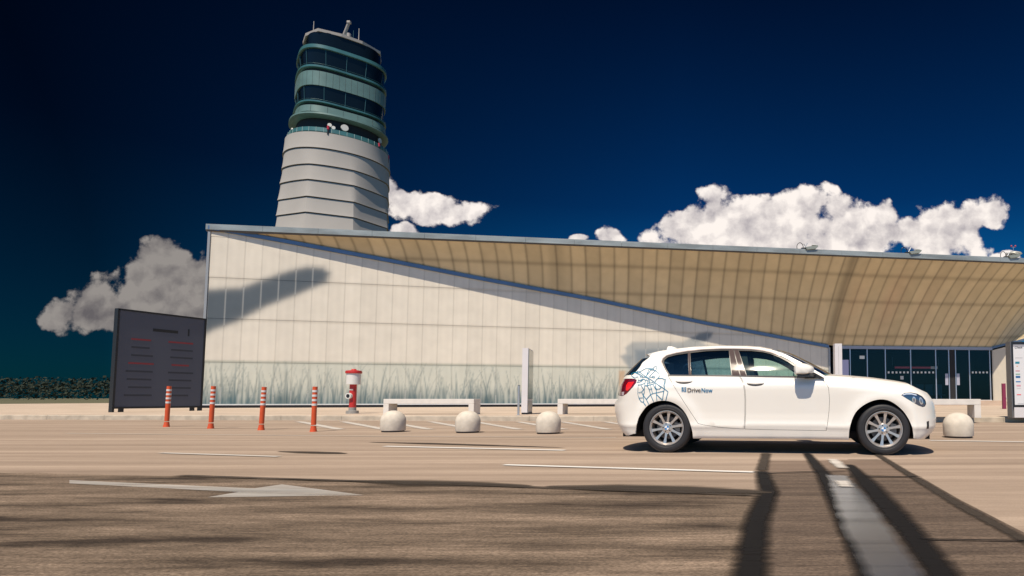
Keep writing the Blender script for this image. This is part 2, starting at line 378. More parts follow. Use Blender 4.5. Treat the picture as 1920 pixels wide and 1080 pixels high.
# darker repaired strip, right of the first tar line
pp = [gnd(*p) for p in [(1424, 889), (1560, 887), (1728, 896), (1800, 938), (1920, 1000), (2100, 1098)]]
quad('road_patch', [(p.x, p.y, .004) for p in pp]+[(p.x, p.y, .004) for p in [gnd(2300, 1250), gnd(1400, 1250), gnd(1404, 1080), gnd(1417, 985), gnd(1440, 925), gnd(1426, 905)]], M_PATCH)
quad('road_patch', [(p.x, p.y, .002) for p in [gnd(1520, 864), gnd(1655, 863), gnd(1726, 894), gnd(1424, 887.5), gnd(1436, 864)]], ground_mat('asphalt_mid', (.14, .10, .075), (.22, .16, .12), fine=.15))
fr = [gnd(1424, 931), gnd(1424, 889)]
# strips with worn edges
def strip(name, px, w, m_, z=.009, nsub=14, feather=.7, onw=None):
    P = [gnd(*p) if onw is None else p for p in px]; ws = w if isinstance(w, (list, tuple)) else [w]*len(P)
    pts2 = []; wl = []
    for i in range(len(P)-1):
        for k in range(nsub):
            t = k/nsub; pts2.append(P[i].lerp(P[i+1], t)); wl.append(ws[i]*(1-t)+ws[i+1]*t)
    pts2.append(P[-1]); wl.append(ws[-1]); V = []; Fs = []; C = []
    for i, p in enumerate(pts2):
        d = (pts2[min(i+1, len(pts2)-1)]-pts2[max(i-1, 0)]); d.z = 0; d.normalize(); n = Vector((-d.y, d.x, 0))
        for (f, a) in ((-1, 0), (-1+feather, 1), (0, 1), (1-feather, 1), (1, 0)):
            ee = 1.0 if 0 < i < len(pts2)-1 else 0.0
            V.append((p.x+n.x*f*wl[i]/2, p.y+n.y*f*wl[i]/2, z)); C.append(a*ee)
        if i:
            for k in range(4): a = (i-1)*5+k; Fs.append((a, a+5, a+6, a+1))
    o = obj(name, V, Fs, m_); set_col(o, np.array(C)[:, None].repeat(3, 1)); tag(o, kind='structure'); return o
M_TAR = stripalpha_mat('tar', (.010, .009, .009), rough=.8, spec=.15, nscale=9, soft=.9)
M_TARW = stripalpha_mat('old_tar', (.05, .040, .032), rough=.85, spec=.15, nscale=6.0, soft=1.3)
M_WET = stripalpha_mat('wet_metal_grey', (.035, .038, .045), rough=.2, spec=1.0, nscale=2.2, soft=1.3)
M_PAINT = stripalpha_mat('road_paint', (.72, .70, .66), rough=.6, nscale=3, soft=.8)
M_WORN = stripalpha_mat('worn_paint', (.55, .51, .46), rough=.6, nscale=2, soft=1.5)
strip('tar_strip', [(1437, 850), (1428, 885)], [.16, .16], M_TARW)
strip('tar_strip', [(1428, 884), (1441, 925), (1417, 985), (1406, 1080), (1404, 1160)], [.17, .21, .20, .20, .20], M_TAR)
strip('tar_strip', [(1512, 850), (1545, 892), (1575, 950), (1612, 1030), (1640, 1090), (1670, 1160)], [.13, .20, .20, .18, .18, .18], M_TAR, z=.010)
strip('tar_strip', [(1592, 872), (1625, 908), (1670, 960), (1722, 1020), (1765, 1080), (1820, 1160)], [.12, .24, .24, .20, .20, .18], M_TAR, z=.010)
strip('tar_strip', [(1640, 850), (1700, 888), (1800, 950), (1925, 1018), (2100, 1110)], [.11, .12, .12, .11, .11], M_TARW)
strip('wet_strip', [(1568, 893), (1592, 930), (1622, 990), (1665, 1060), (1720, 1160)], [.2, .27, .29, .26, .26], M_WET, z=.014, feather=.45)
strip('drain_plate', [(1560, 862), (1580, 880)], [.16, .16], M_WORN, z=.012)
strip('drain_plate', [(1578, 905), (1586, 917)], [.15, .15], M_WORN, z=.018)
strip('road_joint', [(1718, 1014.5), (1920, 1018), (2100, 1022)], .022, M_TAR, z=.012, feather=.1)
strip('road_joint', [(1588, 863.5), (1650, 863.5)], .03, M_TAR, z=.012, feather=.1)
strip('road_joint', [(1560, 896), (1730, 896)], .04, M_TAR, z=.012, feather=.1)
strip('road_joint', [(1424, 890.5), (1500, 887), (1590, 885)], .04, M_TAR, z=.012, feather=.1)
strip('road_joint', [(330, 893), (560, 900.5), (750, 906.5), (1080, 918.5), (1424, 931)], .10, M_TARW, z=.011)
strip('road_stain', [(1020, 914), (1150, 916), (1280, 920), (1400, 924), (1450, 926)], [.05, .4, .5, .3, .05], M_TARW, z=.0105)
strip('road_stain', [(640, 903), (780, 907), (900, 910), (1000, 913)], [.05, .4, .3, .05], M_TARW, z=.0105)
strip('road_stain', [(690, 829.5), (800, 832), (900, 835), (1060, 840)], [.05, .32, .25, .05], M_TARW, z=.006)
strip('road_stain', [(520, 847), (570, 848.5), (620, 850), (650, 851)], [.05, .3, .3, .05], M_TARW, z=.006)
# painted lines
strip('road_marking', [(718, 837.5), (1062, 845.2)], .13, M_PAINT, z=.008, feather=.12, nsub=60)
strip('road_marking', [(300, 850), (525, 857)], .10, M_WORN, z=.008, feather=.12, nsub=60)
strip('road_marking', [(942, 872.5), (1418, 886.5)], .10, M_PAINT, z=.008, feather=.12, nsub=60)
strip('road_marking', [(1740, 826.5), (1935, 829.5), (2200, 834)], .12, M_PAINT, z=.008, feather=.12, nsub=30)
strip('road_marking', [(120, 813), (700, 818.5), (1160, 821)], .06, M_WORN, z=.008, feather=.12, nsub=60)
# arrow
apx = [(130, 902), (476, 917.5), (529, 910), (684, 930.5), (388, 934.5), (447, 924.5), (130, 908)]
ap = [gnd(*p) for p in apx]
V2, F2 = cdt_region(resample([(p.x, p.y) for p in ap], .12), (), .15)
o = obj('road_arrow', [(x, y, .008) for x, y in V2], F2, M_PAINT); set_col(o, np.full((len(V2), 3), .38)); tag(o, kind='structure')
# hatched bay stripes between kerb and bollards
for k in range(9):
    a = gnd(560+k*82, 790.5+k*.05); b = a+Vector((.8, -3.6, 0))
    b = a.lerp(gnd(640+k*84, 806), 1.0)
    strip('bay_stripe', [a, b], .30, M_WORN, z=.008, nsub=20, onw=1)
# pavement with kerb
PZ = .15
pv = MB(); pv.add([kerb(-60, .13, PZ), kerb(62, .13, PZ), kerb(62, 60, PZ), kerb(-60, 60, PZ)], [(0, 1, 2, 3)])
tag(pv.build('pavement', M_PAVE), kind='structure')
M_KERB = mat('kerb_stone', (.50, .43, .34), .8, noise=.3, nscale=3, bump=.2)
kb = MB(); n = 61; s = -60.0
while s < 62:
    a, b = s+.004, s+1.996
    V = [kerb(a, 0, 0), kerb(b, 0, 0), kerb(b, 0, PZ-.015), kerb(a, 0, PZ-.015), kerb(a, .02, PZ+.001), kerb(b, .02, PZ+.001), kerb(a, .13, PZ+.001), kerb(b, .13, PZ+.001), kerb(a, .13, 0), kerb(b, .13, 0)]
    kb.add(V, [(0, 1, 2, 3), (3, 2, 5, 4), (4, 5, 7, 6), (0, 3, 4, 6, 8), (1, 9, 7, 5, 2)]); s += 2
tag(kb.build('kerb', M_KERB), kind='structure')
rg = random.Random(8); V = []; Fs = []
for i in range(11000):
    px_ = rg.uniform(-420, -120); k_ = .5+.5*math.sin(px_*.045)*math.sin(px_*.013+1); hh_ = 7+4.5*k_+2*math.sin(px_*.21); y_ = 290+rg.uniform(-14, 14)
    z_ = hh_*rg.random()**.6; r_ = rg.uniform(.3, .8); a_ = Vector((rg.gauss(0, 1), rg.gauss(0, 1), rg.gauss(0, 1))).normalized(); b_ = a_.orthogonal().normalized()*r_; c_ = a_.cross(b_)
    q_ = Vector((px_, y_, z_)); n_ = len(V); V += [q_-b_, q_+c_*.8, q_+b_, q_-c_*.8]; Fs.append((n_, n_+1, n_+2, n_+3))
tag(obj('distant_wood', V, Fs, mat('far_foliage', (.014, .022, .011), .9)), 'low dark line of trees on the horizon at the far left', 'trees', kind='stuff')
# ================================================================== TERMINAL BUILDING
WL = gnd(378, 765, PZ)                                  # foot of the facade's left corner
wd = Vector((1, .27, 0)).normalized(); wn = Vector((wd.y, -wd.x, 0))     # along the facade; outward normal
def W(u, z, off=0): p = WL+wd*u+wn*off; return Vector((p.x, p.y, z))
def wall_uz(px, py): p = onpl(px, py, WL, wn); return (p-WL).dot(wd), p.z
UR = wall_uz(1553, 700)[0]
rd = Vector((1, .161, 0)).normalized(); rn = Vector((rd.y, -rd.x, 0))
RL = WL-wd*.3; RZ = onpl(387, 421, RL, rn).z
def roof_pt(px, py=None):                                # on the vertical plane of the roof edge, at roof height
    d = ray(px, 480); t = (RL-CAM).dot(rn)/d.dot(rn); p = CAM+d*t
    return Vector((p.x, p.y, 0))
B = empty('terminal_building', WL, 'long low terminal with pale printed panel facade, sweeping tan soffit and glass entrance', 'building')
def sub(name, V, Fs, m_, smooth=False, parent=B):
    return obj(name, [Vector(v)-WL for v in V], Fs, m_, parent, smooth)
# trim line (top of facade): pixel samples -> straight line
t0 = wall_uz(392, 428); t1 = wall_uz(1553, 651.5)
tpx = [(392, 429), (520, 452), (720, 489), (906, 525.5), (1120, 565), (1320, 607.5), (1553, 651.5)]
tz = [wall_uz(*p) for p in tpx]
def ztop(u): return float(np.interp(u, [a for a, b in tz], [b for a, b in tz]))
j1 = wall_uz(720, 534)[1]; j2 = wall_uz(720, 606)[1]; j3 = wall_uz(720, 683)[1]; JZ = [PZ+.20, j3, j2, j1, j1+(j1-j2), j1+2*(j1-j2)]
PW = .86
# --- printed facade
def facade():
    st = PW/14; nu = int(UR/st)+1; us = np.linspace(0, UR, nu)
    nz = 190; zs0 = PZ+.22
    zmax = np.array([ztop(u) for u in us])-.05
    T = np.linspace(0, 1, nz); H = RZ
    rng = np.random.default_rng(3)
    # printed picture on a regular (u, z) raster
    GU, GZ = 1400, 380; gu = np.linspace(0, UR, GU); gz = np.linspace(0, 11.5, GZ); A, Z = np.meshgrid(gu, gz, indexing='ij')
    img = np.zeros((GU, GZ, 3)); base = np.array([.64, .59, .50])
    img[:] = base
    # courses: the upper courses a touch greyer
    pan = (A/PW).astype(int); pr = rng.uniform(-.035, .035, 200); img *= (1+pr[pan])[..., None]
    def blend(mask, col): 
        mk = np.clip(mask, 0, 1)[..., None]; img[:] = img*(1-mk)+np.array(col)*mk
    # lower course: reeds and grass
    zb = (j3-Z)/(j3-PZ); low = np.clip(zb*60, 0, 1)
    blend(low*.42, (.36, .43, .37)); blend(low*np.clip(zb-.45, 0, 1)**1.2*1.25, (.10, .17, .19))
    g = np.zeros((GU, GZ)); 
    for i in range(780):
        u0 = rng.uniform(-.3, UR); hgt = (j3-PZ)*rng.choice([rng.uniform(.25, .6), rng.uniform(.5, .8), rng.uniform(.8, 1.08)], p=[.45, .30, .25]); ln = rng.normal(0, .16)*hgt
        wdt = rng.uniform(.02, .06)*(1.6 if hgt < 1.2 else 1); st_ = rng.uniform(.35, 1.0)
        iu = np.searchsorted(gu, [u0-abs(ln)-.3, u0+abs(ln)+.3]); a0, a1 = max(0, iu[0]), min(GU, iu[1])
        if a1 <= a0: continue
        uu = A[a0:a1]; zz = Z[a0:a1]; t = (zz-PZ)/hgt; c = u0+ln*t*t; ww = wdt*(1-np.clip(t, 0, 1))+.022
        m_ = np.exp(-((uu-c)/ww)**2)*(t < 1)*st_*np.clip(1.12-t*.8, 0, 1); g[a0:a1] = np.maximum(g[a0:a1], m_)
    blend(g*.95, (.03, .085, .105))
    for i in range(9):                                    # blurred dense clumps
        u0 = rng.uniform(0, UR); blend(np.exp(-((A-u0)/rng.uniform(.3, .8))**2)*np.exp(-((Z-PZ-.3)/.6)**2)*.5, (.05, .09, .10))
    for jj in (j2, j1): blend(np.exp(-((Z-jj+.05)/.09)**2)*.34, (.34, .30, .23))  # soft shade below the course joints, put into the panel colour
    blend(np.exp(-((Z-j3-.02)/.08)**2)*.55, (.18, .22, .17))
    wv = .5+.5*np.sin(A*2*math.pi/PW*2); img *= (1-.035*wv)[..., None]
    # long blurred dark swoosh top left
    def seg(a, b, r0, r1, soft, k, col):
        ax, az = wall_uz(*a); bx, bz = wall_uz(*b); dx, dz = bx-ax, bz-az; t = np.clip(((A-ax)*dx+(Z-az)*dz)/(dx*dx+dz*dz), 0, 1)
        d = np.hypot(A-ax-t*dx, Z-az-t*dz)-(r0+(r1-r0)*t); blend(1/(1+np.exp(d/soft))*k, col)
    def poly(px, soft, k, col):
        P = [wall_uz(*p) for p in px]; n_ = len(P); ins = np.zeros(A.shape, bool); dm = np.full(A.shape, 1e9)
        for i in range(n_):
            (x1, y1), (x2, y2) = P[i-1], P[i]
            if y1 != y2: ins ^= ((y1 > Z) != (y2 > Z)) & (A < (x2-x1)*(Z-y1)/(y2-y1)+x1)
            dx, dy = x2-x1, y2-y1; t = np.clip(((A-x1)*dx+(Z-y1)*dy)/(dx*dx+dy*dy+1e-12), 0, 1); dm = np.minimum(dm, np.hypot(A-x1-t*dx, Z-y1-t*dy))
        sd = np.where(ins, -dm, dm); blend(1/(1+np.exp(np.clip(sd/soft, -30, 30)))*k, col)
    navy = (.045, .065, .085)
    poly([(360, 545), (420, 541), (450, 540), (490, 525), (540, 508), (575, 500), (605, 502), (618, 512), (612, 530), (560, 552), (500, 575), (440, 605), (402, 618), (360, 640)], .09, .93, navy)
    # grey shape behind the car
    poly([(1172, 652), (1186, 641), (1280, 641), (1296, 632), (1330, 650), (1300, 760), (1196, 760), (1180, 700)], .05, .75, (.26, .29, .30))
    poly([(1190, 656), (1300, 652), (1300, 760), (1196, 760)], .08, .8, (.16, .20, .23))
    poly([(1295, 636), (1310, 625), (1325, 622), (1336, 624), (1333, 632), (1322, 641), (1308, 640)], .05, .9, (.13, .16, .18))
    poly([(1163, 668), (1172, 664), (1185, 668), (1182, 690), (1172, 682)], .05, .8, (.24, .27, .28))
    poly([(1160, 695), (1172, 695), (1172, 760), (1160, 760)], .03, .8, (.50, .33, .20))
    # thin glazing bars, the light they catch painted pale where the print is dark
    V = []; C = []; rows = []
    lim = [zs0]+JZ[1:]+[12.0]; lo = zs0
    for hi in lim[1:]:
        n_ = max(2, int((hi-lo)/.06)); rows += [(lo+(hi-lo)*q/n_*(1-.002), q/n_) for q in range(n_+1)]; lo = hi
    nr_ = len(rows)
    for i, u in enumerate(us):
        k = i % 14; e = 1.0 if k == 0 else 0.0
        for (zr, f_) in rows:
            z = min(zr, zmax[i])
            V.append(W(u, z, .012*(1-f_)-(.008 if e else 0)))
            gi = min(GU-1, int(u/UR*(GU-1))); gj = min(GZ-1, max(0, int(z/11.5*(GZ-1))))
            c = img[gi, gj].copy()
            if e: c = c*.84 if c[0] > .3 else c*.5+np.array([.2, .2, .19])
            c *= 1-.22*math.exp(-f_*(lim[1]-lim[0])/.09)*0-.03*math.exp(-(1-f_)/.03)
            C.append(c)
    Fs = []
    for i in range(nu-1):
        for k in range(nr_-1):
            if rows[k][0] < max(zmax[i], zmax[i+1]): a = i*nr_+k; Fs.append((a, a+nr_, a+nr_+1, a+1))
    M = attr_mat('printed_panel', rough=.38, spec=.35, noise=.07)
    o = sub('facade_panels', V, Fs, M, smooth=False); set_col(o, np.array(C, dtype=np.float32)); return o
facade()
M_TRIM = mat('blue_trim_metal', (.11, .18, .30), .4, .3, noise=.15, nscale=1)
M_ALU = mat('aluminium', (.55, .56, .57), .38, .7, noise=.15, nscale=2)
M_ALUW = mat('pale_aluminium', (.66, .66, .65), .45, .25, noise=.1, nscale=2)
M_DARK = mat('dark_gap', (.012, .012, .014), .8)
# facade plinth: pale rail and dark recess
mb = MB()
def barW(mb, u0, u1, z0a, z1a, z0b, z1b, o0, o1, mi=0):
    V = [W(u0, z0a, o0), W(u0, z0a, o1), W(u0, z1a, o1), W(u0, z1a, o0), W(u1, z0b, o0), W(u1, z0b, o1), W(u1, z1b, o1), W(u1, z1b, o0)]
    mb.add([v-WL for v in V], [(0, 1, 2, 3), (4, 7, 6, 5), (0, 4, 5, 1), (1, 5, 6, 2), (2, 6, 7, 3), (3, 7, 4, 0)], mi)
barW(mb, -.05, UR+.1, PZ+.15, PZ+.218, PZ+.15, PZ+.218, -.05, .06); mb.build('base_rail', M_ALUW, B)
mb = MB(); barW(mb, 0, UR, PZ, PZ+.149, PZ, PZ+.149, -.2, .02); mb.build('plinth', M_DARK, B)
mb = MB(); barW(mb, -.12, 0, PZ, RZ-.1, PZ, RZ-.1, -.15, .06); mb.build('corner_post', mat('corner_metal', (.30, .31, .32), .5, .4), B)
mb = MB(); barW(mb, UR, UR+.14, PZ, ztop(UR), PZ, ztop(UR), -.15, .08); mb.build('corner_post', mat('corner_metal', (.30, .31, .32), .5, .4), B)
mb = MB()
for (a, b) in zip(tz[:-1], tz[1:]): barW(mb, a[0], b[0], a[1]-.04, a[1]+.17, b[1]-.04, b[1]+.17, -.05, .13)
mb.build('blue_trim', M_TRIM, B)
# return wall on the left flank, running back from the corner
bk = Vector((-.30, 1, 0)).normalized()
a, b = W(-.12, 0), W(-.12, 0)+bk*0
fl_ = [W(-.11, PZ, -.1), W(-.11, PZ, -.1)+Vector((2.5, 30, 0)), W(-.11, RZ-.4, -.1)+Vector((2.5, 30, 0)), W(-.11, RZ-.4, -.1)]
sub('side_wall', fl_, [(0, 1, 2, 3)], mat('side_wall_panel', (.42, .40, .36), .7, noise=.15, nscale=.5))
# --- entrance: glass front set behind the end of the facade
ED0 = W(UR, 0)+Vector((.15, .9, 0)); ed_ = Vector((1, .11, 0)).normalized(); en = Vector((ed_.y, -ed_.x, 0))
def E_(s, z, off=0): p = ED0+ed_*s+en*off; return Vector((p.x, p.y, z))
def ent(px, py=700): p = onpl(px, py, ED0, en); return (p-ED0).dot(ed_), p.z
EZ1 = ent(1700, 653.5)[1]; EZ0 = ent(1760, 751)[1]; S_END = ent(1858)[0]
SP0 = E_(S_END+.12, 0); zt0 = EZ1+.02; SPY = SP0.y-3.4; SP1 = onY(1990, 617, SPY); zt1 = SP1.z-.16; SP1.z = 0; sdv = (SP1-SP0).normalized(); spn = Vector((sdv.y, -sdv.x, 0))
# --- soffit (ruled surface between roof edge and facade top / entrance head)
def zroof_bottom(): return RZ-.36
top_x = [396, 560, 700, 800, 906, 981, 1104, 1198, 1330, 1470, 1602, 1717, 1837, 1920, 1990, 2200, 2420]
bot_x = [394, 566, 712, 814, 915, 987, 1106, 1195, 1316, 1451, 1553, 1650, 1745, 1810, 1864, 1960, 2090]
def soff_bottom(bx):
    if bx <= 1553:
        u = wall_uz(bx, 600)[0]
        for _ in range(3): pass
        return W(u, ztop(u)+.17, .02)
    s_ = ent(bx)[0]
    if bx < 1575:
        t = (bx-1553)/22.; return W(UR, ztop(UR)+.17, .02).lerp(E_(ent(1575)[0], EZ1+.12, .02), t)
    if bx <= 1860: return E_(s_, EZ1+.12, .02)
    t = (bx-1860)/230.; p0 = Vector((SP0.x, SP0.y, zt0+.16)); p1 = Vector((SP1.x, SP1.y, zt1+.16)); q = p0+(p1-p0)*(t*2.2); return q
def soffit():
    # panel edges equally spaced along the roof edge
    P0 = roof_pt(396); total = (roof_pt(2420)-P0).length; npan = int(total/.9); sub_ = 8; nv = 60; V = []; Fs = []; C = []
    sx = [(roof_pt(x)-P0).length for x in top_x]
    rng = np.random.default_rng(5); tone = rng.uniform(.88, 1.06, npan+2)
    jz = [onpl(1000, 487, roof_pt(1000), rn).z, onpl(1440, 556, roof_pt(1440)-rn*1.6, rn).z, onpl(1650, 630, roof_pt(1650)-rn*4, rn).z]
    for i in range(npan*sub_+1):
        s_ = i*total/(npan*sub_); bx = float(np.interp(s_, sx, bot_x)); top = P0+rd*s_; top = Vector((top.x, top.y, RZ-.36)); bot = soff_bottom(bx)
        hh = top.z-bot.z
        for k in range(nv+1):
            t = k/nv; p = top.lerp(bot, t); sag = math.sin(math.pi*t)
            p = p+Vector((0, .055*hh*sag, .05*hh*sag))*1.0
            edge = 1 if i % sub_ == 0 else 0; hz = min(abs(p.z-z) for z in jz)
            c = np.array([.57, .465, .29])*tone[i//sub_]
            # support frame seen through the sheets as soft brown lines
            dd = min(i % sub_, sub_-i % sub_)/sub_
            c = c*(1-.40*math.exp(-(dd/.08)**2))*(1-.30*math.exp(-(hz/.11)**2))
            big = min(abs(s_-float(np.interp(1602, top_x, sx))), 9); c = c*(1-.42*math.exp(-(big/.33)**2))
            big = abs(s_-float(np.interp(1040, top_x, sx))); c = c*(1-.16*math.exp(-(big/.5)**4))
            red = math.exp(-((s_-float(np.interp(1700, top_x, sx)))/3.5)**2)*math.exp(-((t-.5)/.3)**2)*(.5+.5*math.sin(s_*2.1))
            c = c*(1-red*.25)+np.array([.58, .33, .22])*red*.25
            V.append(p); C.append(c)
    n1 = nv+1
    for i in range(npan*sub_):
        for k in range(nv): a = i*n1+k; Fs.append((a, a+n1, a+n1+1, a+1))
    M = attr_mat('soffit_sheet', rough=.45, spec=.25, noise=.10)
    nt = M.node_tree; b = nt.nodes['Principled BSDF']; tl = nt.nodes.new('ShaderNodeBsdfTranslucent'); mx = nt.nodes.new('ShaderNodeMixShader'); mx.inputs[0].default_value = 0.0
    o = sub('soffit', V, Fs, M, smooth=True); set_col(o, np.array(C, dtype=np.float32)); return V
soffit()
# fascia and roof deck
P0 = roof_pt(385); P1 = roof_pt(2450)
def rbar(name, z0, z1, o0, o1, m_, a=P0, b=P1, segs=1):
    mb = MB(); L_ = (b-a).length
    for k in range(segs):
        s0, s1 = L_*k/segs+(.006 if k else 0), L_*(k+1)/segs-.006; V = []
        for s_ in (s0, s1):
            for (oo, z) in ((o0, z0), (o1, z0), (o1, z1), (o0, z1)): q = a+rd*s_+rn*oo; V.append(Vector((q.x, q.y, z))-WL)
        mb.add(V, [(0, 1, 2, 3), (4, 7, 6, 5), (0, 4, 5, 1), (1, 5, 6, 2), (2, 6, 7, 3), (3, 7, 4, 0)])
    return mb.build(name, m_, B)
rbar('fascia', RZ-.30, RZ+.02, -.25, .10, mat('zinc_fascia', (.30, .34, .345), .5, .3, noise=.35, nscale=.6, nvec=(1, 1, 4)), segs=26)
rbar('soffit_edge', RZ-.385, RZ-.302, -.3, .05, mat('brown_edge', (.13, .10, .07), .6))
dk = [P0+rn*(-.2), P1+rn*(-.2), P1+Vector((0, 40, 0)), P0+Vector((3, 33, 0))]
sub('roof_deck', [Vector((p.x, p.y, RZ)) for p in dk]+[Vector((p.x, p.y, RZ-.05)) for p in dk], [(0, 1, 2, 3), (4, 7, 6, 5), (0, 4, 5, 1), (1, 5, 6, 2), (2, 6, 7, 3), (3, 7, 4, 0)], mat('roof_sheet', (.3, .3, .3), .7))
# entrance frame, glazing, posts
M_FRAME = mat('door_frame_metal', (.42, .47, .55), .35, .6)
def ebar(mb, s0, s1, z0, z1, o0, o1, mi=0):
    V = [E_(s_, z, o_)-WL for s_ in (s0, s1) for (o_, z) in ((o0, z0), (o1, z0), (o1, z1), (o0, z1))]
    mb.add(V, [(0, 1, 2, 3), (4, 7, 6, 5), (0, 4, 5, 1), (1, 5, 6, 2), (2, 6, 7, 3), (3, 7, 4, 0)], mi)
S0 = ent(1566)[0]
mb = MB(); ebar(mb, S0, S_END+.1, EZ1-.07, EZ1+.15, -.1, .14); mb.build('entrance_head', mat('head_metal', (.33, .32, .36), .4, .5), B)
mb = MB(); ebar(mb, S0, S_END, EZ1+.15, EZ1+.32, -.1, .0); mb.build('head_gap', M_DARK, B)
M_DGLASS = glass_mat('entrance_glass', (.50, .62, .70), 1.30, .0)
posts = [1594, 1626, 1660, 1707.5, 1754.5, 1779, 1791.5, 1817.5, 1856]
edges_s = [ent(x)[0] for x in posts]
ss = [S0]+edges_s
for k in range(len(ss)-1):
    x0p = ([1566]+posts)[k]
    if x0p == 1779: continue
    mb = MB(); ebar(mb, ss[k]+.03, ss[k+1]-.03, EZ0+.05, EZ1-.08, .0, .012); mb.build('glass_pane', M_DGLASS, B)
for x in posts:
    s_ = ent(x)[0]; mb = MB(); ebar(mb, s_-.035, s_+.035, EZ0, EZ1-.07, -.04, .06); mb.build('door_post', M_FRAME, B)
mb = MB(); ebar(mb, ent(1781)[0], ent(1790)[0], EZ0, EZ1-.07, -.08, .03); mb.build('entrance_pier', M_DARK, B)
mb = MB(); ebar(mb, S0, S_END, EZ0-.0, EZ0+.05, -.05, .07); mb.build('door_sill', M_ALUW, B)
# door manifestation dots and small notices
M_DOT = mat('white_sticker', (.62, .62, .60), .6)
for x in [1666, 1673.5, 1680.7, 1688, 1695, 1702, 1713.5, 1720.7, 1727.8, 1735, 1742.2, 1749.5, 1823.7, 1830, 1837, 1843.7, 1850.5]:
    s_, z = ent(x, 698.3); mb = MB(); ebar(mb, s_-.07, s_+.07, z-.07, z+.07, .014, .018); mb.build('door_dot', M_DOT, B)
def notice(x0, y0, x1, y1, col, name='door_notice'):
    a = ent(x0, y0); b = ent(x1, y1); mb = MB(); ebar(mb, a[0], b[0], b[1], a[1], .014, .02); mb.build(name, mat('notice_%s' % (col,), col, .6), B)
notice(1772, 700.5, 1778, 722, (.36, .37, .45)); notice(1793.5, 700.5, 1799.5, 722, (.36, .37, .45)); notice(1688, 705, 1694, 711.5, (.45, .46, .46)); notice(1611.5, 667, 1621, 673, (.6, .62, .58))
# hall behind the glass
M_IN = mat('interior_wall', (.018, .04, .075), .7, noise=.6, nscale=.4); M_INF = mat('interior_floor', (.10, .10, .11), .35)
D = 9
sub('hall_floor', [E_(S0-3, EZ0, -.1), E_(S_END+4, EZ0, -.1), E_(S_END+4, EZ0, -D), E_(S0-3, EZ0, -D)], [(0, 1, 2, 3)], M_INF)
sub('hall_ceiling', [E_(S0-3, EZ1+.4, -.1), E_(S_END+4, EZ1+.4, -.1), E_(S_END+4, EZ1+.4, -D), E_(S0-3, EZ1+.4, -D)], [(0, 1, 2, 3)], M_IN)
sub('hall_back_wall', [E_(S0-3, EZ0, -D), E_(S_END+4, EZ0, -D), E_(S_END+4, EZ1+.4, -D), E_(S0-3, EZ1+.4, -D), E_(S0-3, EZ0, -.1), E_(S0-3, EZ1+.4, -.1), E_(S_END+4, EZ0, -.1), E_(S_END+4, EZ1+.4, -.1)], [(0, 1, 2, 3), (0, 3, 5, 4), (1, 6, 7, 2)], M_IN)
# step in front of the entrance
mb = MB(); ebar(mb, S0-.6, S_END+2.5, PZ, EZ0-.17, .05, 1.4); ebar(mb, S0-.6, S_END+2.5, PZ, EZ0, -.15, .75); 
mb.build('entrance_step', mat('step_stone', (.50, .38, .29), .7, noise=.12, nscale=1.5), B)
# splayed wall right of the entrance, coming towards the camera
V = []; Fs = []; C = []; nn = 40
for i in range(nn+1):
    t = i/nn; p = SP0.lerp(SP1, t)
    for k in range(25): f_ = k/24; z = EZ0-.1+(zt0+(zt1-zt0)*t-EZ0)*f_; V.append(Vector((p.x, p.y, z))); C.append((.60, .55, .46) if i % 10 else (.40, .38, .33))
for i in range(nn):
    for k in range(24): a = i*25+k; Fs.append((a, a+25, a+26, a+1))
o = sub('splay_panels', V, Fs, attr_mat('splay_panel', rough=.4, noise=.05)); set_col(o, np.array(C, dtype=np.float32))
mb = MB(); q = [(SP0, zt0), (SP1, zt1)]; V = []
for (p, z) in q: V += [p+spn*.0+Vector((0, 0, z)), p+spn*.10+Vector((0, 0, z)), p+spn*.10+Vector((0, 0, z+.16)), p+Vector((0, 0, z+.16))]
mb.add([v-WL for v in V], [(0, 1, 2, 3), (4, 7, 6, 5), (0, 4, 5, 1), (1, 5, 6, 2), (2, 6, 7, 3), (3, 7, 4, 0)]); mb.build('splay_trim', M_TRIM, B)

# things in the hall seen dimly through the glass
def hall_box(name, px, py0, py1, w, depth, back, m_, label, cat, extra=None):
    s_ = onpl(px, 700, E_(0, 0, -back), en); s_ = (s_-ED0).dot(ed_)
    p = E_(s_, EZ0, -back); t = empty(name, p, label, cat, math.atan2(ed_.y, ed_.x)); return t
t = hall_box('service_counter', 1608, 0, 0, 2.2, .6, 2.0, None, 'low teal counter with dark rings inside the entrance at left', 'counter')
mb = MB().box((0, 0, .55), (2.6, .6, 1.1), bev=.02); mb.build('counter_front', mat('teal_panel', (.10, .42, .40), .5), t)
mb = MB().box((0, .0, 1.12), (2.7, .7, .05), bev=.01); mb.build('counter_top', M_ALUW, t)
for k in range(4): MB().box((-.85+k*.55, -.305, .85), (.26, .012, .3)).build('drawer', M_DARK, t)
t = hall_box('ticket_machine', 1640, 0, 0, 1, .5, 1.4, None, 'grey box-shaped machine beside the teal counter behind the glass', 'machine')
mb = MB().box((0, 0, .6), (1.3, .5, 1.2), bev=.04); mb.build('housing', mat('machine_grey', (.42, .42, .47), .5), t)
mb = MB().box((-.2, -.255, .95), (.5, .014, .3)); mb.build('screen', M_DARK, t)
t = hall_box('seat_row', 1735, 0, 0, 1, .5, 3.5, None, 'row of dim teal seats deep inside the hall behind the dotted door', 'seats')
for k in range(4):
    mb = MB().box((-1.2+k*.8, 0, .45), (.7, .55, .08), bev=.02); mb.box((-1.2+k*.8, .26, .9), (.7, .06, .85), bev=.02); mb.build('seat', mat('teal_seat', (.05, .20, .22), .5), t)
for k in (-1, 1): MB().box((k*1.2, 0, .2), (.06, .5, .4)).build('seat_frame', M_ALU, t)
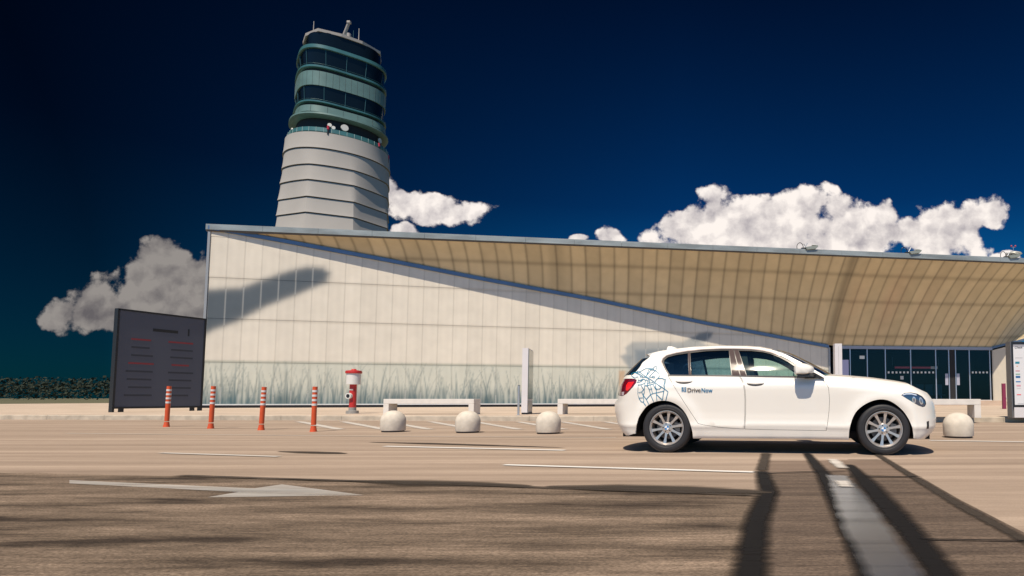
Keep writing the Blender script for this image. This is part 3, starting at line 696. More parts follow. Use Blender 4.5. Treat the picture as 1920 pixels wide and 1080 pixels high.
t = empty('hall_banner', E_(ent(1752, 680)[0]+.4, EZ0+2.6, -4), 'long red and pink illuminated banner hanging inside the hall', 'banner', math.atan2(ed_.y, ed_.x))
mb = MB().box((0, 0, .12), (3.6, .06, .16)); mb.build('banner_panel', mat('banner_red', (.5, .06, .08), .5, emit=((.8, .1, .12), .25)), t)
mb = MB().box((1.6, -.04, .12), (.6, .02, .22)); mb.build('banner_label', mat('banner_pink', (.8, .5, .42), .5, emit=((.9, .55, .45), .25)), t)
for k in (-2, 2): MB().tube((k, 0, .3), (k, 0, 1.0), .01).build('hanger', M_ALU, t)
t = empty('notice_stand', E_(ent(1583, 690)[0], EZ0, .25)+Vector((0, 0, 0)), 'lavender and white notice panel just right of the pale pillar', 'notice stand', math.atan2(ed_.y, ed_.x))
zz = ent(1583, 675)[1]-EZ0; mb = MB().box((0, 0, zz*.72), (.50, .04, zz*.56)); mb.build('notice_sheet', mat('lavender', (.40, .40, .58), .6), t)
mb = MB().box((0, 0, zz*.22), (.52, .05, zz*.44)); mb.build('white_sheet', mat('sheet_white', (.75, .75, .78), .6), t)
# ================================================================== ROOF FIXTURES
M_BLK = mat('black_metal', (.02, .022, .025), .45, .3); M_LAMPG = mat('lamp_grey', (.32, .33, .27), .4, .4); M_LITG = mat('lamp_glass', (.7, .72, .68), .2)
def floodlight(px, label):
    p = roof_pt(px); p.z = RZ+.02
    t = empty('roof_floodlight', p+rn*.02, label, 'floodlight', math.atan2(rd.y, rd.x), 'floodlights along the roof edge')
    MB().box((-.2, .06, .02), (.5, .2, .16), bev=.02).tube((-.3, 0, -.1), (.25, 0, -.1), .05).build('bracket', M_BLK, t)
    mb = MB(); pts = [(-.55+.22*math.cos(a), 0, .12+.3*math.sin(a)) for a in np.linspace(-.6, math.pi+.5, 14)]
    mb.path(pts, .022, 6); mb.build('cable_loop', M_BLK, t)
    mb = MB().prism([(-.25, .10), (.62, .26), (.66, .18), (.5, .02), (-.1, -.06)], 'y', -.18, .18); mb.build('lamp_head', M_LAMPG, t)
    MB().box((.42, 0, .285), (.3, .26, .03), bev=.01).build('lens', M_LITG, t)
    mb = MB().tube((-.22, 0, .1), (-.05, 0, .42), .03).tube((-.12, 0, .12), (-.3, 0, .36), .025); mb.build('arm', M_ALU, t)
floodlight(1515, 'dark floodlight with cable loop on the roof edge, under the big cloud, leftmost of three')
floodlight(1709, 'floodlight with pale lens on the roof edge, middle of three')
floodlight(1894, 'dark floodlight on the roof edge just left of the round mast head')
p = roof_pt(1913)-rn*.7; p.z = RZ
t = empty('wind_mast', p, 'round domed mast head with two small red cups above the right roof edge', 'wind sensor')
MB().tube((0, 0, 0), (0, 0, .42), .07).build('mast', M_BLK, t)
MB().lathe([(0, .70), (.25, .66), (.50, .56), (.56, .47), (.35, .40), (0, .38)], n=24).build('dome', mat('dome_metal', (.62, .62, .55), .3, .5), t, True)
mb = MB().tube((0, 0, .68), (0, 0, 1.0), .015); mb.tube((-.13, 0, 1.0), (.13, 0, 1.0), .012); mb.build('stem', M_ALU, t)
for sx in (-1, 1): MB().lathe([(0, -.06), (.05, -.05), (.07, 0), (.05, .05), (0, .06)], c=(sx*.14, 0, 1.08), n=12).build('cup', mat('cup_red', (.35, .03, .06), .5), t, True)

# ================================================================== CONTROL TOWER
TZ = 150.0
tb = onY(620.5, 425, TZ); tt = onY(637, 90, TZ); TX = (tb.x+tt.x)/2+1.15
TC = Vector((TX, TZ, 0))
KZ = .841
def zat(y): return onY(588, y, 138.3+2.4*min(1, max(0, (150-y)/80))).z
T = empty('control_tower', TC, 'tall airport control tower with banded white shaft and teal glass cab behind the roof', 'tower')
def ring(Rr, n_exp, rot, z, N=96, sq=1.0, octw=0.0, orot=0.0):
    P = []
    for i in range(N):
        a = 2*math.pi*i/N; c, s_ = math.cos(a-rot), math.sin(a-rot)
        r1 = 1/((abs(c)**n_exp+abs(s_*sq)**n_exp)**(1/n_exp))
        if octw:
            b = (a-orot) % (math.pi/4)-math.pi/8; ro = math.cos(math.pi/8)/math.cos(b)*1.03; r1 = r1*(1-octw)+ro*octw
        P.append((Rr*r1*math.cos(a), Rr*r1*math.sin(a), z))
    return P
def stack(name, rings, m_, cap=True, smooth=False, parent=T):
    N = len(rings[0]); V = [v for r in rings for v in r]; Fs = []
    for k in range(len(rings)-1):
        for i in range(N): j = (i+1) % N; Fs.append((k*N+i, k*N+j, (k+1)*N+j, (k+1)*N+i))
    if cap: Fs += [tuple(range(N))[::-1], tuple(range((len(rings)-1)*N, len(rings)*N))]
    mb = MB(); mb.add(V, Fs); return mb.build(name, m_, parent, smooth)
M_MEM = mat('white_membrane', (.38, .355, .33), .75, noise=.08, nscale=.15)
M_TEAL = mat('teal_glass_panel', (.05, .155, .155), .3, .0, noise=.25, nscale=.4, spec=.8)
M_PALE = mat('pale_teal_panel', (.125, .215, .20), .4, noise=.2, nscale=.3)
M_DKGL = mat('dark_cab_glass', (.004, .007, .010), .08, spec=.25)
M_CONC = mat('roof_rim_concrete', (.33, .30, .28), .7)
seam_y = [246.5, 278, 309.5, 339, 371, 401, 434, 466, 500, 540, 600]
seam_R = [11.7, 11.8, 11.95, 12.15, 12.35, 12.5, 12.75, 12.5, 12.6, 12.7, 12.8]
OR = R(-18+22.5)
for k in range(len(seam_y)-1):
    z1, z0 = zat(seam_y[k]), zat(seam_y[k+1]); w1 = min(1, max(0, (k-1)/3)); w0 = min(1, max(0, (k)/3))
    rs = []
    for j in range(7):
        t = j/6; rr = (seam_R[k+1]*(1-t)+seam_R[k]*t)*(1+.006-.020*math.sin(t*math.pi*.5)); rs.append(ring(rr, 2.15, .6, z0+(z1-z0)*t-(.28 if j == 0 else 0)*0+(.22 if j == 0 else 0), octw=w0*(1-t)+w1*t, orot=OR))
    stack('shaft_band', rs, M_MEM, smooth=True)
rs = [ring(seam_R[0]*.965, 2.15, .6, 0, octw=.6, orot=OR), ring(seam_R[0]*.94, 2.15, .6, zat(246))]
stack('shaft_core', rs, M_DARK)
CR = R(41)
def lvl(name, prof, m_, n_exp=3.3, rot=CR, smooth=True, sq=1.0, N=96):
    return stack(name, [ring(r*.975, n_exp, rot, z, sq=sq, N=N) for (r, z) in prof], m_, smooth=smooth)
# parapet, recess, flare
z = zat
lvl('parapet', [(11.3, z(246)), (11.45, z(244)), (11.35, z(236.5)), (11.25, z(236.5))], M_TEAL, 2.3)
lvl('antenna_gallery', [(9.6, z(240)), (9.6, z(211))], M_DARK, 2.4)
lvl('flare_ledge', [(10.5, z(214.5)), (11.2, z(211)), (11.15, z(208)), (10.2, z(206.5))], M_PALE, 2.4)
lvl('lower_panel_band', [(10.25, z(206.5)), (10.1, z(194))], M_PALE)
lvl('lower_gap', [(9.6, z(194)), (9.6, z(188.5))], M_DARK)
lvl('lower_ledge', [(9.9, z(189)), (10.25, z(188)), (10.25, z(185.3)), (9.7, z(184.5))], M_TEAL)
lvl('lower_cab_glass', [(9.45, z(185)), (9.75, z(156))], M_DKGL)
lvl('middle_panel_band', [(10.0, z(156)), (10.0, z(131.5))], M_PALE)
lvl('middle_gap', [(9.5, z(131.5)), (9.5, z(125.5))], M_DARK)
lvl('middle_ledge', [(9.8, z(126)), (10.1, z(125)), (10.1, z(122)), (9.5, z(121))], M_TEAL)
lvl('upper_cab_glass', [(9.2, z(121.5)), (9.6, z(94))], M_DKGL)
lvl('upper_ledge', [(9.8, z(94)), (10.0, z(93)), (9.95, z(87.5)), (9.3, z(86.5))], M_TEAL)
lvl('top_cab_glass', [(8.4, z(87)), (8.5, z(60))], M_DKGL)
def octrim(r, zz, n_=12, rot=CR): return ring(r*.985, 3.3, rot, zz, N=n_)
stack('roof_rim', [octrim(8.2, z(61)), octrim(8.75, z(60.5)), octrim(8.8, z(55.5)), octrim(8.3, z(55))], M_CONC)
# mullions on the bands
def mull(name, r0, z0, r1, z1, n_, wdt, m_, n_exp=3.3, keep=None):
    r0 *= .975; r1 *= .975
    a0 = ring(r0, n_exp, CR, z0, N=n_); a1 = ring(r1, n_exp, CR, z1, N=n_)
    for i, (p, q) in enumerate(zip(a0, a1)):
        if p[1] > 2 and p[0] < r0*.9: continue          # far side, never seen from here
        if keep and i % keep: continue
        MB().tube(p, q, wdt, n=4, caps=False).build(name, m_, T)
M_MUL = mat('teal_mullion', (.03, .09, .10), .4, .3); M_MULD = mat('panel_joint', (.06, .10, .10), .6)
mull('cab_mullion', 9.5, z(184), 9.8, z(156), 14, .09, M_MUL); mull('cab_mullion', 9.25, z(121), 9.65, z(94), 14, .09, M_MUL)
mull('panel_joint', 10.0, z(155.5), 10.0, z(132), 48, .045, M_MULD); mull('panel_joint', 10.25, z(206), 10.12, z(194.5), 20, .05, M_MULD); mull('parapet_post', 11.42, z(245), 11.38, z(236.5), 44, .06, mat('parapet_post', (.3, .4, .38), .5), 2.3)
# rails
for (rr, yy, ne) in ((9.95, 183, 3.3), (9.8, 119.5, 3.3)):
    P = ring(rr, ne, CR, z(yy), N=60); MB().path([*P, P[0]], .05, 5).build('hand_rail', M_MUL, T)
# roof gear
rz = z(55)
mb = MB(); mb.box((0, 0, rz+.8), (5.5, 3.2, 1.6), bev=.1); mb.box((2.3, -1.5, rz+1.6), (1.6, 1.6, 3.2), bev=.1); mb.build('roof_plant', M_MULD, T)
MB().tube((2.9, -2.5, rz), (2.9, -2.5, rz+3.2), .55, n=16).build('vent_drum', M_CONC, T)
mb = MB()
for (x, y) in ((-1, -1), (1, -1), (0, 1)): mb.tube((x*1.3, y*1.3, rz), (x*.5, y*.5, rz+3.2), .09)
for k in range(3): mb.tube((-1, -1, rz+.9+k*.7), (1, 1, rz+.9+k*.7), .06)
mb.build('lattice_mast', M_MULD, T)
mb = MB().lathe([(0, 0), (.75, .1), (.85, .6), (.5, 1.1), (0, 1.2)], c=(0, 0, rz+3.1), n=16); mb.build('radar_hub', M_CONC, T, True)
MB().tube((-.1, 0, rz+3.8), (1.8, -.9, rz+7.3), .42, .34).build('radar_arm', M_CONC, T)
MB().box((1.85, -.92, rz+7.35), (.9, .8, .7), bev=.15).build('radar_head', M_CONC, T)
mb_a = [(-4.2, -5.5, 4.6), (6.0, -3.2, 4.2)]
for (x, y, h) in mb_a: MB().tube((x, y, rz-.3), (x, y, rz+h), .14, .08).build('whip_antenna', M_CONC, T)
for (x, y, h) in ((-6.6, -3.5, 2.2), (3.6, -4.4, 3.0), (5.2, -4.2, 3.0)): MB().tube((x, y, rz-.3), (x, y, rz+h), .06).build('thin_antenna', M_MUL, T)
M_RED = mat('obstruction_red', (.42, .02, .04), .4)
for (x, y, h) in ((-5.8, -4.5, .9), (6.6, -3.2, .8), (-2.6, -6.2, .8)): MB().lathe([(0, 0), (.3, .05), (.3, .5), (0, .7)], c=(x, y, rz+h-.6), n=10).build('obstruction_light', M_RED, T, True)
# dishes and red-white lamps in the gallery
def around(px, r, yy):
    best = None
    for i in range(720):
        a = 2*math.pi*i/720; p = Vector((TC.x+r*math.cos(a), TC.y+r*math.sin(a), 0)); 
        P = np.array([[p.x, p.y, yy]]); x = project(P)[0][0]
        if p.y < TC.y+3 and (best is None or abs(x-px) < best[0]): best = (abs(x-px), a)
    return best[1]
for (px, py, rr) in ((548, 245, .65), (618, 235, .5), (625, 240, .45), (646, 240, .85), (711, 264, .7)):
    zz = zat(234)-.2; a = around(px, 10.2, zz); zz = (onY(px, py, TC.y+10.2*math.sin(a))).z
    c = Vector((10.2*math.cos(a), 10.2*math.sin(a), zz)); d = Vector((math.cos(a), math.sin(a), 0))
    mb = MB().tube(c, c+d*.25, rr, rr*.92, n=18); mb.tube(c-d*.8, c, .08); mb.build('dish', mat('dish_white', (.6, .58, .54), .5), T, True)
for px in (559, 615, 711, 733):
    a = around(px, 11.6, zat(240)); c = Vector((11.6*math.cos(a), 11.6*math.sin(a), 0)); y_ = onY(px, {559: 241, 615: 243, 711: 275, 733: 298}[px], TC.y+11.6*math.sin(a)).z
    MB().tube((c.x, c.y, y_), (c.x, c.y, y_+.9), .28, n=10).build('warning_lamp', M_RED, T)
    MB().tube((c.x, c.y, y_-1.2), (c.x, c.y, y_), .22, n=10).build('lamp_bracket', M_BLK, T)
# ================================================================== STREET FURNITURE
M_CON = mat('cast_concrete', (.62, .56, .47), .85, noise=.16, nscale=9, bump=.15)
def bollard(px, basey, label, r=.235):
    p = gnd(px, basey-.8); p.y += r*.7
    t = empty('dome_bollard', p, label, 'bollard', 0, 'pale domed concrete bollards')
    prof = [(0, 0.03), (r-.005, .03), (r, .04), (r+.004, .22)]+[((r+.004)*math.cos(a)**.9, .22+.22*math.sin(a)) for a in np.linspace(.08, math.pi/2, 12)]
    MB().lathe(prof, n=40).build('dome', M_CON, t, True)
    MB().lathe([(0, .0), (r*.9, .0), (r*.9, .032), (0, .032)], n=32).build('base_ring', mat('dark_base', (.06, .05, .045), .8), t)
bollard(728.5, 811.3, 'domed concrete bollard in front of the left bench, leftmost of the domes')
bollard(870.5, 812.8, 'domed concrete bollard in front of the right end of the left bench')
bollard(1023.5, 814.8, 'domed concrete bollard just right of the tall pale information pillar')
bollard(1196, 818, 'domed concrete bollard almost hidden behind the rear wheel of the car')
bollard(1805, 822.5, 'largest domed concrete bollard, in front of the bench right of the car bonnet', r=.252)
M_OR = mat('orange_plastic', (.62, .085, .02), .45, noise=.15, nscale=4); M_RF = mat('reflective_band', (.62, .60, .58), .35)
def delin(bx, by, tx, ty, label):
    p = gnd(bx, by); d = p.y; q = onY(tx, ty, d); t = empty('marker_post', p, label, 'post', 0, 'orange flexible marker posts')
    ax = (q-p); h = ax.length; u = ax.normalized(); r = .047
    MB().tube((0, 0, 0), u*.04, .066, .060, n=20).tube(u*.04, u*.12, .058, r, n=20).tube(u*.14, u*h, r, r*.97, n=20).build('post_body', M_OR, t, True)
    for k in range(4): a = h*(.60+.1*k); MB().tube(u*(a-.022), u*(a+.022), r+.003, n=20).build('reflective_band', M_RF, t, True)
delin(587.5, 809.5, 591, 725, 'orange post with four white bands, closest to the hydrant')
delin(489.5, 806.5, 495.5, 725.5, 'orange post with white bands, second from the hydrant, leaning slightly')
delin(395, 803.5, 400.5, 724, 'orange post with white bands standing near the left end of the facade')
delin(312, 800.5, 317.5, 724, 'orange post with white bands in front of the large board')
# hydrant
p = gnd(660.5, 775.5, PZ); t = empty('fire_hydrant', p, 'red pillar hydrant with white drum collar and red cap on grey base', 'hydrant')
sc = p.y/F
M_HR = mat('hydrant_red', (.50, .025, .02), .4, noise=.15, nscale=5); M_HW = mat('hydrant_white', (.66, .64, .60), .5, noise=.08, nscale=6); M_HG = mat('hydrant_grey', (.30, .29, .27), .7, noise=.2, nscale=8)
H = lambda y: (775.5-y)*sc
MB().lathe([(0, 0), (.20, 0), (.20, H(770)), (.12, H(769.5)), (.12, H(764)), (0, H(764))], n=24).build('base', M_HG, t, True)
MB().lathe([(0, H(764)), (.112, H(764)), (.112, H(721)), (0, H(721))], n=24).build('barrel', M_HR, t, True)
MB().lathe([(0, H(721)), (.225, H(721)), (.225, H(700.5)), (0, H(700.5))], n=32).build('collar', M_HW, t, True)
MB().lathe([(.0, H(700.5)), (.255, H(700.5)), (.265, H(698)), (.25, H(695.5)), (.09, H(694)), (.06, H(692)), (0, H(692))], n=32).build('cap', M_HR, t, True)
mb = MB().tube((-.05, -.08, H(742.5)), (-.06, -.19, H(742.5)), .105, n=20).tube((-.06, -.185, H(742.5)), (-.062, -.20, H(742.5)), .065, n=16, mi=1); mb.build('outlet', [M_HW, M_BLK], t)
V2, F2 = text_mesh('wbc', .085, .002); w_ = max(v[0] for v in V2)
obj('plate_lettering', [((x-w_/2)*1.0, -.118, H(732)+y) for x, y in V2], F2, M_HW, t)
# benches
M_BEN = mat('bench_concrete', (.66, .62, .57), .75, noise=.10, nscale=5, bump=.08)
def bench(x_left, x_right, by, label, rz=None):
    p0 = gnd(x_left, by, PZ) if x_left else None; p1 = gnd(x_right, by, PZ) if x_right else None
    L_ = 3.36
    if p1 is None: p1 = p0+kd*L_
    if p0 is None: p0 = p1-kd*L_
    d = (p1-p0); L_ = d.length; t = empty('concrete_bench', p0, label, 'bench', math.atan2(d.y, d.x), 'white slab benches')
    MB().box((L_/2, .28, .44), (L_, .56, .16), bev=.008).build('seat_slab', M_BEN, t)
    MB().box((.09, .28, .178), (.18, .555, .356), bev=.006).build('leg', M_BEN, t); MB().box((L_-.09, .28, .178), (.18, .555, .356), bev=.006).build('leg', M_BEN, t)
    return t
bench(718, 888, 777.2, 'white slab bench between the hydrant and the pale pillar')
bench(1045, None, 777, 'white slab bench partly hidden behind the rear of the car')
bench(None, 1840, 783.5, 'white slab bench beyond the front of the car, before the glass entrance')
# information pillar (narrow side towards the camera) with steel post in front
p = gnd(984, 777, PZ); t = empty('information_pillar', p, 'tall pale information pillar seen edge on, glossy poster side facing right', 'pillar')
k = p.y/F; hh = (777-652.5)*k
pts = [gnd(x, 777, PZ)-p for x in (977.2, 988.5)]
w0 = pts[1].x-pts[0].x; dd = Vector((.39*.9, 1.25, 0)); x0_ = pts[0].x; x1_ = pts[1].x
# footprint: narrow front edge, long side running away to the right
ang = dd.normalized(); far = p.y+1.25
fx = (998.5-X0)/F*far-p.x
V = [(x0_, 0, 0), (x1_, 0, 0), (fx, 1.25, 0), (fx-(x1_-x0_), 1.25, 0)]
def prismV(V, z0, z1): return [(v[0], v[1], z0) for v in V]+[(v[0], v[1], z1) for v in V]
BF = [(0, 3, 2, 1), (4, 5, 6, 7), (0, 1, 5, 4), (1, 2, 6, 5), (2, 3, 7, 6), (3, 0, 4, 7)]
M_PIL = mat('pale_pillar_metal', (.66, .63, .63), .5, .1, noise=.06, nscale=2)
mb = MB().add(prismV(V, .06, hh), BF); mb.build('cabinet', M_PIL, t)
V3 = [(v[0]*.96, v[1]+.02, 0) for v in V]; MB().add(prismV(V3, 0, .058), BF).build('foot', M_BLK, t)
n_ = Vector((1.25, -(fx-x1_), 0)).normalized()
def side(a, b, z0, z1, off, name, m_):
    A = Vector((x1_, 0, 0)).lerp(Vector((fx, 1.25, 0)), a)+n_*off; Bb = Vector((x1_, 0, 0)).lerp(Vector((fx, 1.25, 0)), b)+n_*off
    A2, B2 = A-n_*(off-.001), Bb-n_*(off-.001)
    V_ = [(A.x, A.y, 0), (Bb.x, Bb.y, 0), (B2.x, B2.y, 0), (A2.x, A2.y, 0)]
    return MB().add(prismV(V_, z0, z1), BF).build(name, m_, t)
side(.03, .97, .52, hh-.04, .02, 'poster_glass', mat('poster_gloss', (.16, .17, .12), .04, spec=1.0))
side(.03, .97, .10, .45, .015, 'lower_hatch', mat('hatch_grey', (.30, .29, .28), .3, .4))
p = gnd(978.5, 778, PZ)-Vector((0, .35, 0)); t = empty('steel_post', p, 'slim steel post right in front of the pale information pillar', 'post')
MB().tube((0, 0, 0), (0, 0, .95), .035, n=14).build('tube', M_ALU, t, True); MB().lathe([(0, 0), (.09, 0), (.09, .012), (0, .012)], n=16).build('flange', M_ALU, t); MB().lathe([(0, .95), (.036, .95), (.03, .965), (0, .97)], n=14).build('top_cap', M_BLK, t)
# white pillar right of the windscreen
Y = 20.0; a = onY(1563.5, 645, Y); b = onY(1577, 645, Y)
t = empty('entrance_pillar', ((a.x+b.x)/2, Y, PZ), 'square off-white pillar standing behind the bonnet, left of the glass doors', 'pillar')
MB().box((0, 0, (a.z-PZ)/2), (b.x-a.x, .3, a.z-PZ), bev=.006).build('shaft', M_PIL, t); MB().box((0, 0, .02), (b.x-a.x+.08, .38, .04)).build('foot_plate', M_ALU, t); MB().box((0, -.152, 1.2), (.012, .004, 2.2)).build('joint_line', mat('joint', (.4, .4, .4), .6), t)
# departures board at the right edge
Y = 16.4; a = onY(1895.5, 640.5, Y); zb = PZ
t = empty('display_board', (a.x, Y, zb), 'upright display case with a printed notice behind glass at the right edge', 'board')
hh = a.z-zb; wB = 1.45; k = Y/F
zz = lambda y: onY(1900, y, Y).z-zb
xx = lambda x: onY(x, 700, Y).x-a.x
MB().box((wB/2, .13, (hh+zz(763.5))/2), (wB, .26, hh-zz(763.5)), bev=.012).build('case', mat('case_black', (.015, .015, .017), .35), t)
MB().box((-.012, .135, hh/2), (.024, .27, hh+.01)).build('side_rail', mat('case_grey', (.16, .155, .16), .4, .4), t)
MB().box((wB/2+.02, .13, zz(763.8)/2), (wB-.04, .25, zz(763.8)), bev=.01).build('cabinet_base', M_PIL, t)
MB().box(((xx(1901)+wB-.08)/2, -.003, (zz(646)+zz(759))/2), (wB-.08-xx(1901), .004, zz(646)-zz(759))).build('printed_notice', mat('notice_paper', (.66, .66, .67), .5, noise=.03, nscale=3), t)
MB().box(((xx(1901)+wB-.08)/2, -.006, (zz(646)+zz(650))/2), (wB-.08-xx(1901), .002, zz(646)-zz(650))).build('header_strip', mat('strip_grey', (.30, .30, .33), .5), t)
for (y, x0_, x1_, h_, c) in [(680, 1904, 1912, 4, (.03, .22, .30)), (686.5, 1906, 1909, 1.5, (.65, .35, .2)), (695.5, 1904, 1912, 1.2, (.45, .03, .06)), (701.5, 1904, 1912.5, 1.5, (.10, .30, .15)), (706.7, 1904, 1912.5, 4, (.03, .12, .28)), (715.7, 1904, 1913, 2, (.03, .16, .38)), (723, 1905, 1913, 3, (.60, .30, .35)), (728, 1905, 1913, 1, (.55, .5, .5)), (740, 1905, 1913, 2, (.70, .14, .16)), (671, 1904, 1918, .6, (.3, .3, .3)), (757, 1906, 1925, .6, (.25, .25, .25))]:
    w_ = xx(x1_)-xx(x0_); MB().box((xx(x0_)+w_/2, -.0065, zz(y)), (w_, .003, h_*k)).build('printed_bar', mat('bar_%s_%s' % (y, h_), c, .5), t)
V2, F2 = text_mesh('Check', .085, .0015, .3)
obj('heading_text', [(xx(1903)+x, -.009, zz(653.2)+y) for x, y in V2], F2, mat('ink', (.08, .08, .09), .6), t)
# large board at far left, nearly end on
p1 = gnd(374, 770, PZ); bd = Vector((.265, .964, 0)).normalized(); 
t = empty('notice_board', p1, 'large dark framed information board standing left of the facade corner', 'board', math.atan2(bd.y, bd.x))
hB = onY(374.6, 599, p1.y).z-PZ; LB = 3.1
MB().box((-LB/2, 0, hB/2+.1), (LB, .16, hB-.2), bev=.01).build('panel', mat('board_face', (.07, .08, .11), .6), t)
MB().box((-LB/2, 0, hB), (LB+.06, .2, .07)).box((-LB/2, 0, .17), (LB+.06, .2, .07)).box((-LB, 0, hB/2), (.07, .2, hB)).box((0, 0, hB/2), (.07, .2, hB)).build('frame', M_BLK, t)
RM = [mat('row_dark', (.03, .035, .05), .6), mat('row_red', (.22, .03, .04), .6)]
for i in range(9):
    zz_ = hB*.80-i*.32
    for (c0, c1) in ((.10, .42), (.55, .88)):
        a0 = -LB*(1-c0); a1 = -LB*(1-c1)
        if i == 0: continue
        MB().box(((a0+a1)/2+random.uniform(-.04, .04), -.083, zz_), ((a1-a0)*random.uniform(.6, .95), .004, .07)).build('text_row', RM[1 if i in (1, 4) else 0], t)
V2, F2 = text_mesh('1', .42, .01); obj('board_numeral', [(-LB*.24+x, -.084, hB*.80+y) for x, y in V2], F2, M_BLK, t)
MB().box((-LB*.48, -.083, hB*.83), (.9, .004, .12)).build('board_heading', M_BLK, t)
for a_ in (-LB+.3, -.3): MB().box((a_, 0, .07), (.12, .12, .14)).build('leg', M_BLK, t)
# red ticket post reflected near splay wall
p = onY(1882.5, 752, 30); tz_ = onY(1882.5, 719, 30).z
p = Vector((p.x, 30, PZ)); t = empty('red_post', p, 'dark red slab post standing in front of the splayed wall by the right board', 'post')
MB().box((0, 0, (tz_-PZ)/2), (.17, .12, tz_-PZ), bev=.01).build('slab', mat('maroon', (.20, .02, .06), .5), t); MB().box((.16, 0, .55), (.1, .1, .12), bev=.02).build('pale_box', M_HW, t)
# ================================================================== CAR (x forward from the rear axle, y to the far side, z up)
CX_, CYY, CA = -.467, 8.365, R(7.5)
car = empty('hatchback_car', (CX_, CYY, 0), 'white five-door hatchback in profile with blue route lines on its rear quarter', 'car', -CA)
def c2w(x, y, z):
    return np.stack([CX_+x*math.cos(CA)+y*math.sin(CA), CYY-x*math.sin(CA)+y*math.cos(CA), z], -1)
WB = 2.69
zk = [.10, .16, .20, .26, .31, .345, .40, .50, .62, .74, .82, .852, .885, .93, .965, .985, 1.05, 1.15, 1.25, 1.33, 1.40, 1.46]
wk = [.76, .80, .838, .852, .862, .878, .868, .868, .876, .885, .889, .888, .866, .852, .842, .835, .805, .75, .687, .627, .555, .47]
_z = np.linspace(.1, 1.46, 800); _w = np.interp(_z, zk, wk); kk = np.exp(-(np.arange(-24, 25)/9.0)**2); kk /= kk.sum()
_w = np.convolve(np.pad(_w, 24, mode='edge'), kk, mode='valid')
TOPS = ([1.9, 2.1, 2.33, 2.6, 2.87, 3.1, 3.3, 3.5, 3.8, 4.2], [.972, .966, .957, .932, .893, .852, .812, .778, .752, .745])
def topz(s): return np.interp(s, *TOPS)
SA_F, SA_R, SR = 3.02, -.36, 1.18
def xef(z): return np.interp(z, [.10, .18, .25, .33, .45, .55, .64, .72, .78, .9], [3.20, 3.27, 3.37, 3.425, 3.435, 3.425, 3.41, 3.37, 3.33, 3.25])
def xer(z): return np.interp(z, [.10, .18, .26, .36, .50, .60, .635, .66, .75, .86, .97, 1.10, 1.3], [-.62, -.66, -.745, -.80, -.84, -.85, -.845, -.80, -.79, -.775, -.71, -.60, -.42])
def S(s, z):
    s = np.asarray(s, float); z = np.asarray(z, float)
    w = np.interp(z, _z, _w)
    # swelling round the wheel arches
    for xc in (0, WB):
        d = np.hypot(s-xc, z-.31); w = w+.022*np.exp(-((d-.38)/.085)**2)
    # upper doors tuck in towards the nose
    tz_ = topz(s); q = np.clip((z-(tz_-.17))/.17, 0, 1.2)*np.clip((s-1.85)/.5, 0, 1); w = w-.155*q**2.2
    # narrower glasshouse towards the back
    w = w-.05*np.clip((.25-s)/.8, 0, 1)*np.clip((z-.95)/.3, 0, 1)
    n = 2.45
    def wrap(s, sa, xe, sg):
        th = np.clip((s-sa)*sg/(SR/ (math.pi/2)), 0, math.pi/2); c, sn = np.cos(th), np.sin(th)
        r = 1/((np.abs(c)**n+np.abs(sn)**n)**(1/n)); return sa+(xe-sa)*r*sn, np.clip(r*c, 0, 1)
    xf, kf = wrap(s, SA_F, xef(z), 1); xr, kr = wrap(s, SA_R, xer(z), -1)
    x = np.where(s > SA_F, xf, np.where(s < SA_R, xr, s)); k = np.where(s > SA_F, kf, np.where(s < SA_R, kr, 1.0))
    return x, w*k
SE_F, SE_R = SA_F+SR, SA_R-SR
def sgrid(s0, s1, n, z0, z1, m):
    s = np.linspace(s0, s1, n); z = np.linspace(z0, z1, m); A, Bz = np.meshgrid(s, z, indexing='ij'); x, w = S(A, Bz)
    px, py = project(c2w(x, -w, Bz)); return A, Bz, px, py
_G = sgrid(SA_R-.95, SA_F+1.0, 520, .15, 1.45, 200)
def px2sz(px, py):
    A, Bz, gx, gy = _G; d = (gx-px)**2+(gy-py)**2; i = np.unravel_index(np.argmin(d), d.shape); s, z = A[i], Bz[i]; h = .009
    for _ in range(4):
        G = sgrid(s-h, s+h, 11, z-h, z+h, 11); d = (G[2]-px)**2+(G[3]-py)**2; j = np.unravel_index(np.argmin(d), d.shape); s, z = G[0][j], G[1][j]; h *= .3
    return (float(s), float(z))
def tr(pts): return [px2sz(*p) for p in pts]
def surf(sz, off=0.0, far=False):
    P = np.array(sz, float); s, z = P[:, 0], P[:, 1]; e = 1e-3
    x, w = S(s, z); p0 = np.stack([x, -w, z], 1)
    xa, wa = S(s+e, z); xb, wb = S(s-e, z); ds = np.stack([xa-xb, -(wa-wb), 0*z], 1)
    xc, wc = S(s, z+e); xd, wd_ = S(s, z-e); dz = np.stack([xc-xd, -(wc-wd_), 0*z+2*e], 1)
    nrm = np.cross(ds, dz); nrm /= np.linalg.norm(nrm, axis=1)[:, None]+1e-12
    P3 = p0+nrm*off
    if far: P3 = P3*[1, -1, 1]; nrm = nrm*[1, -1, 1]
    return P3, nrm
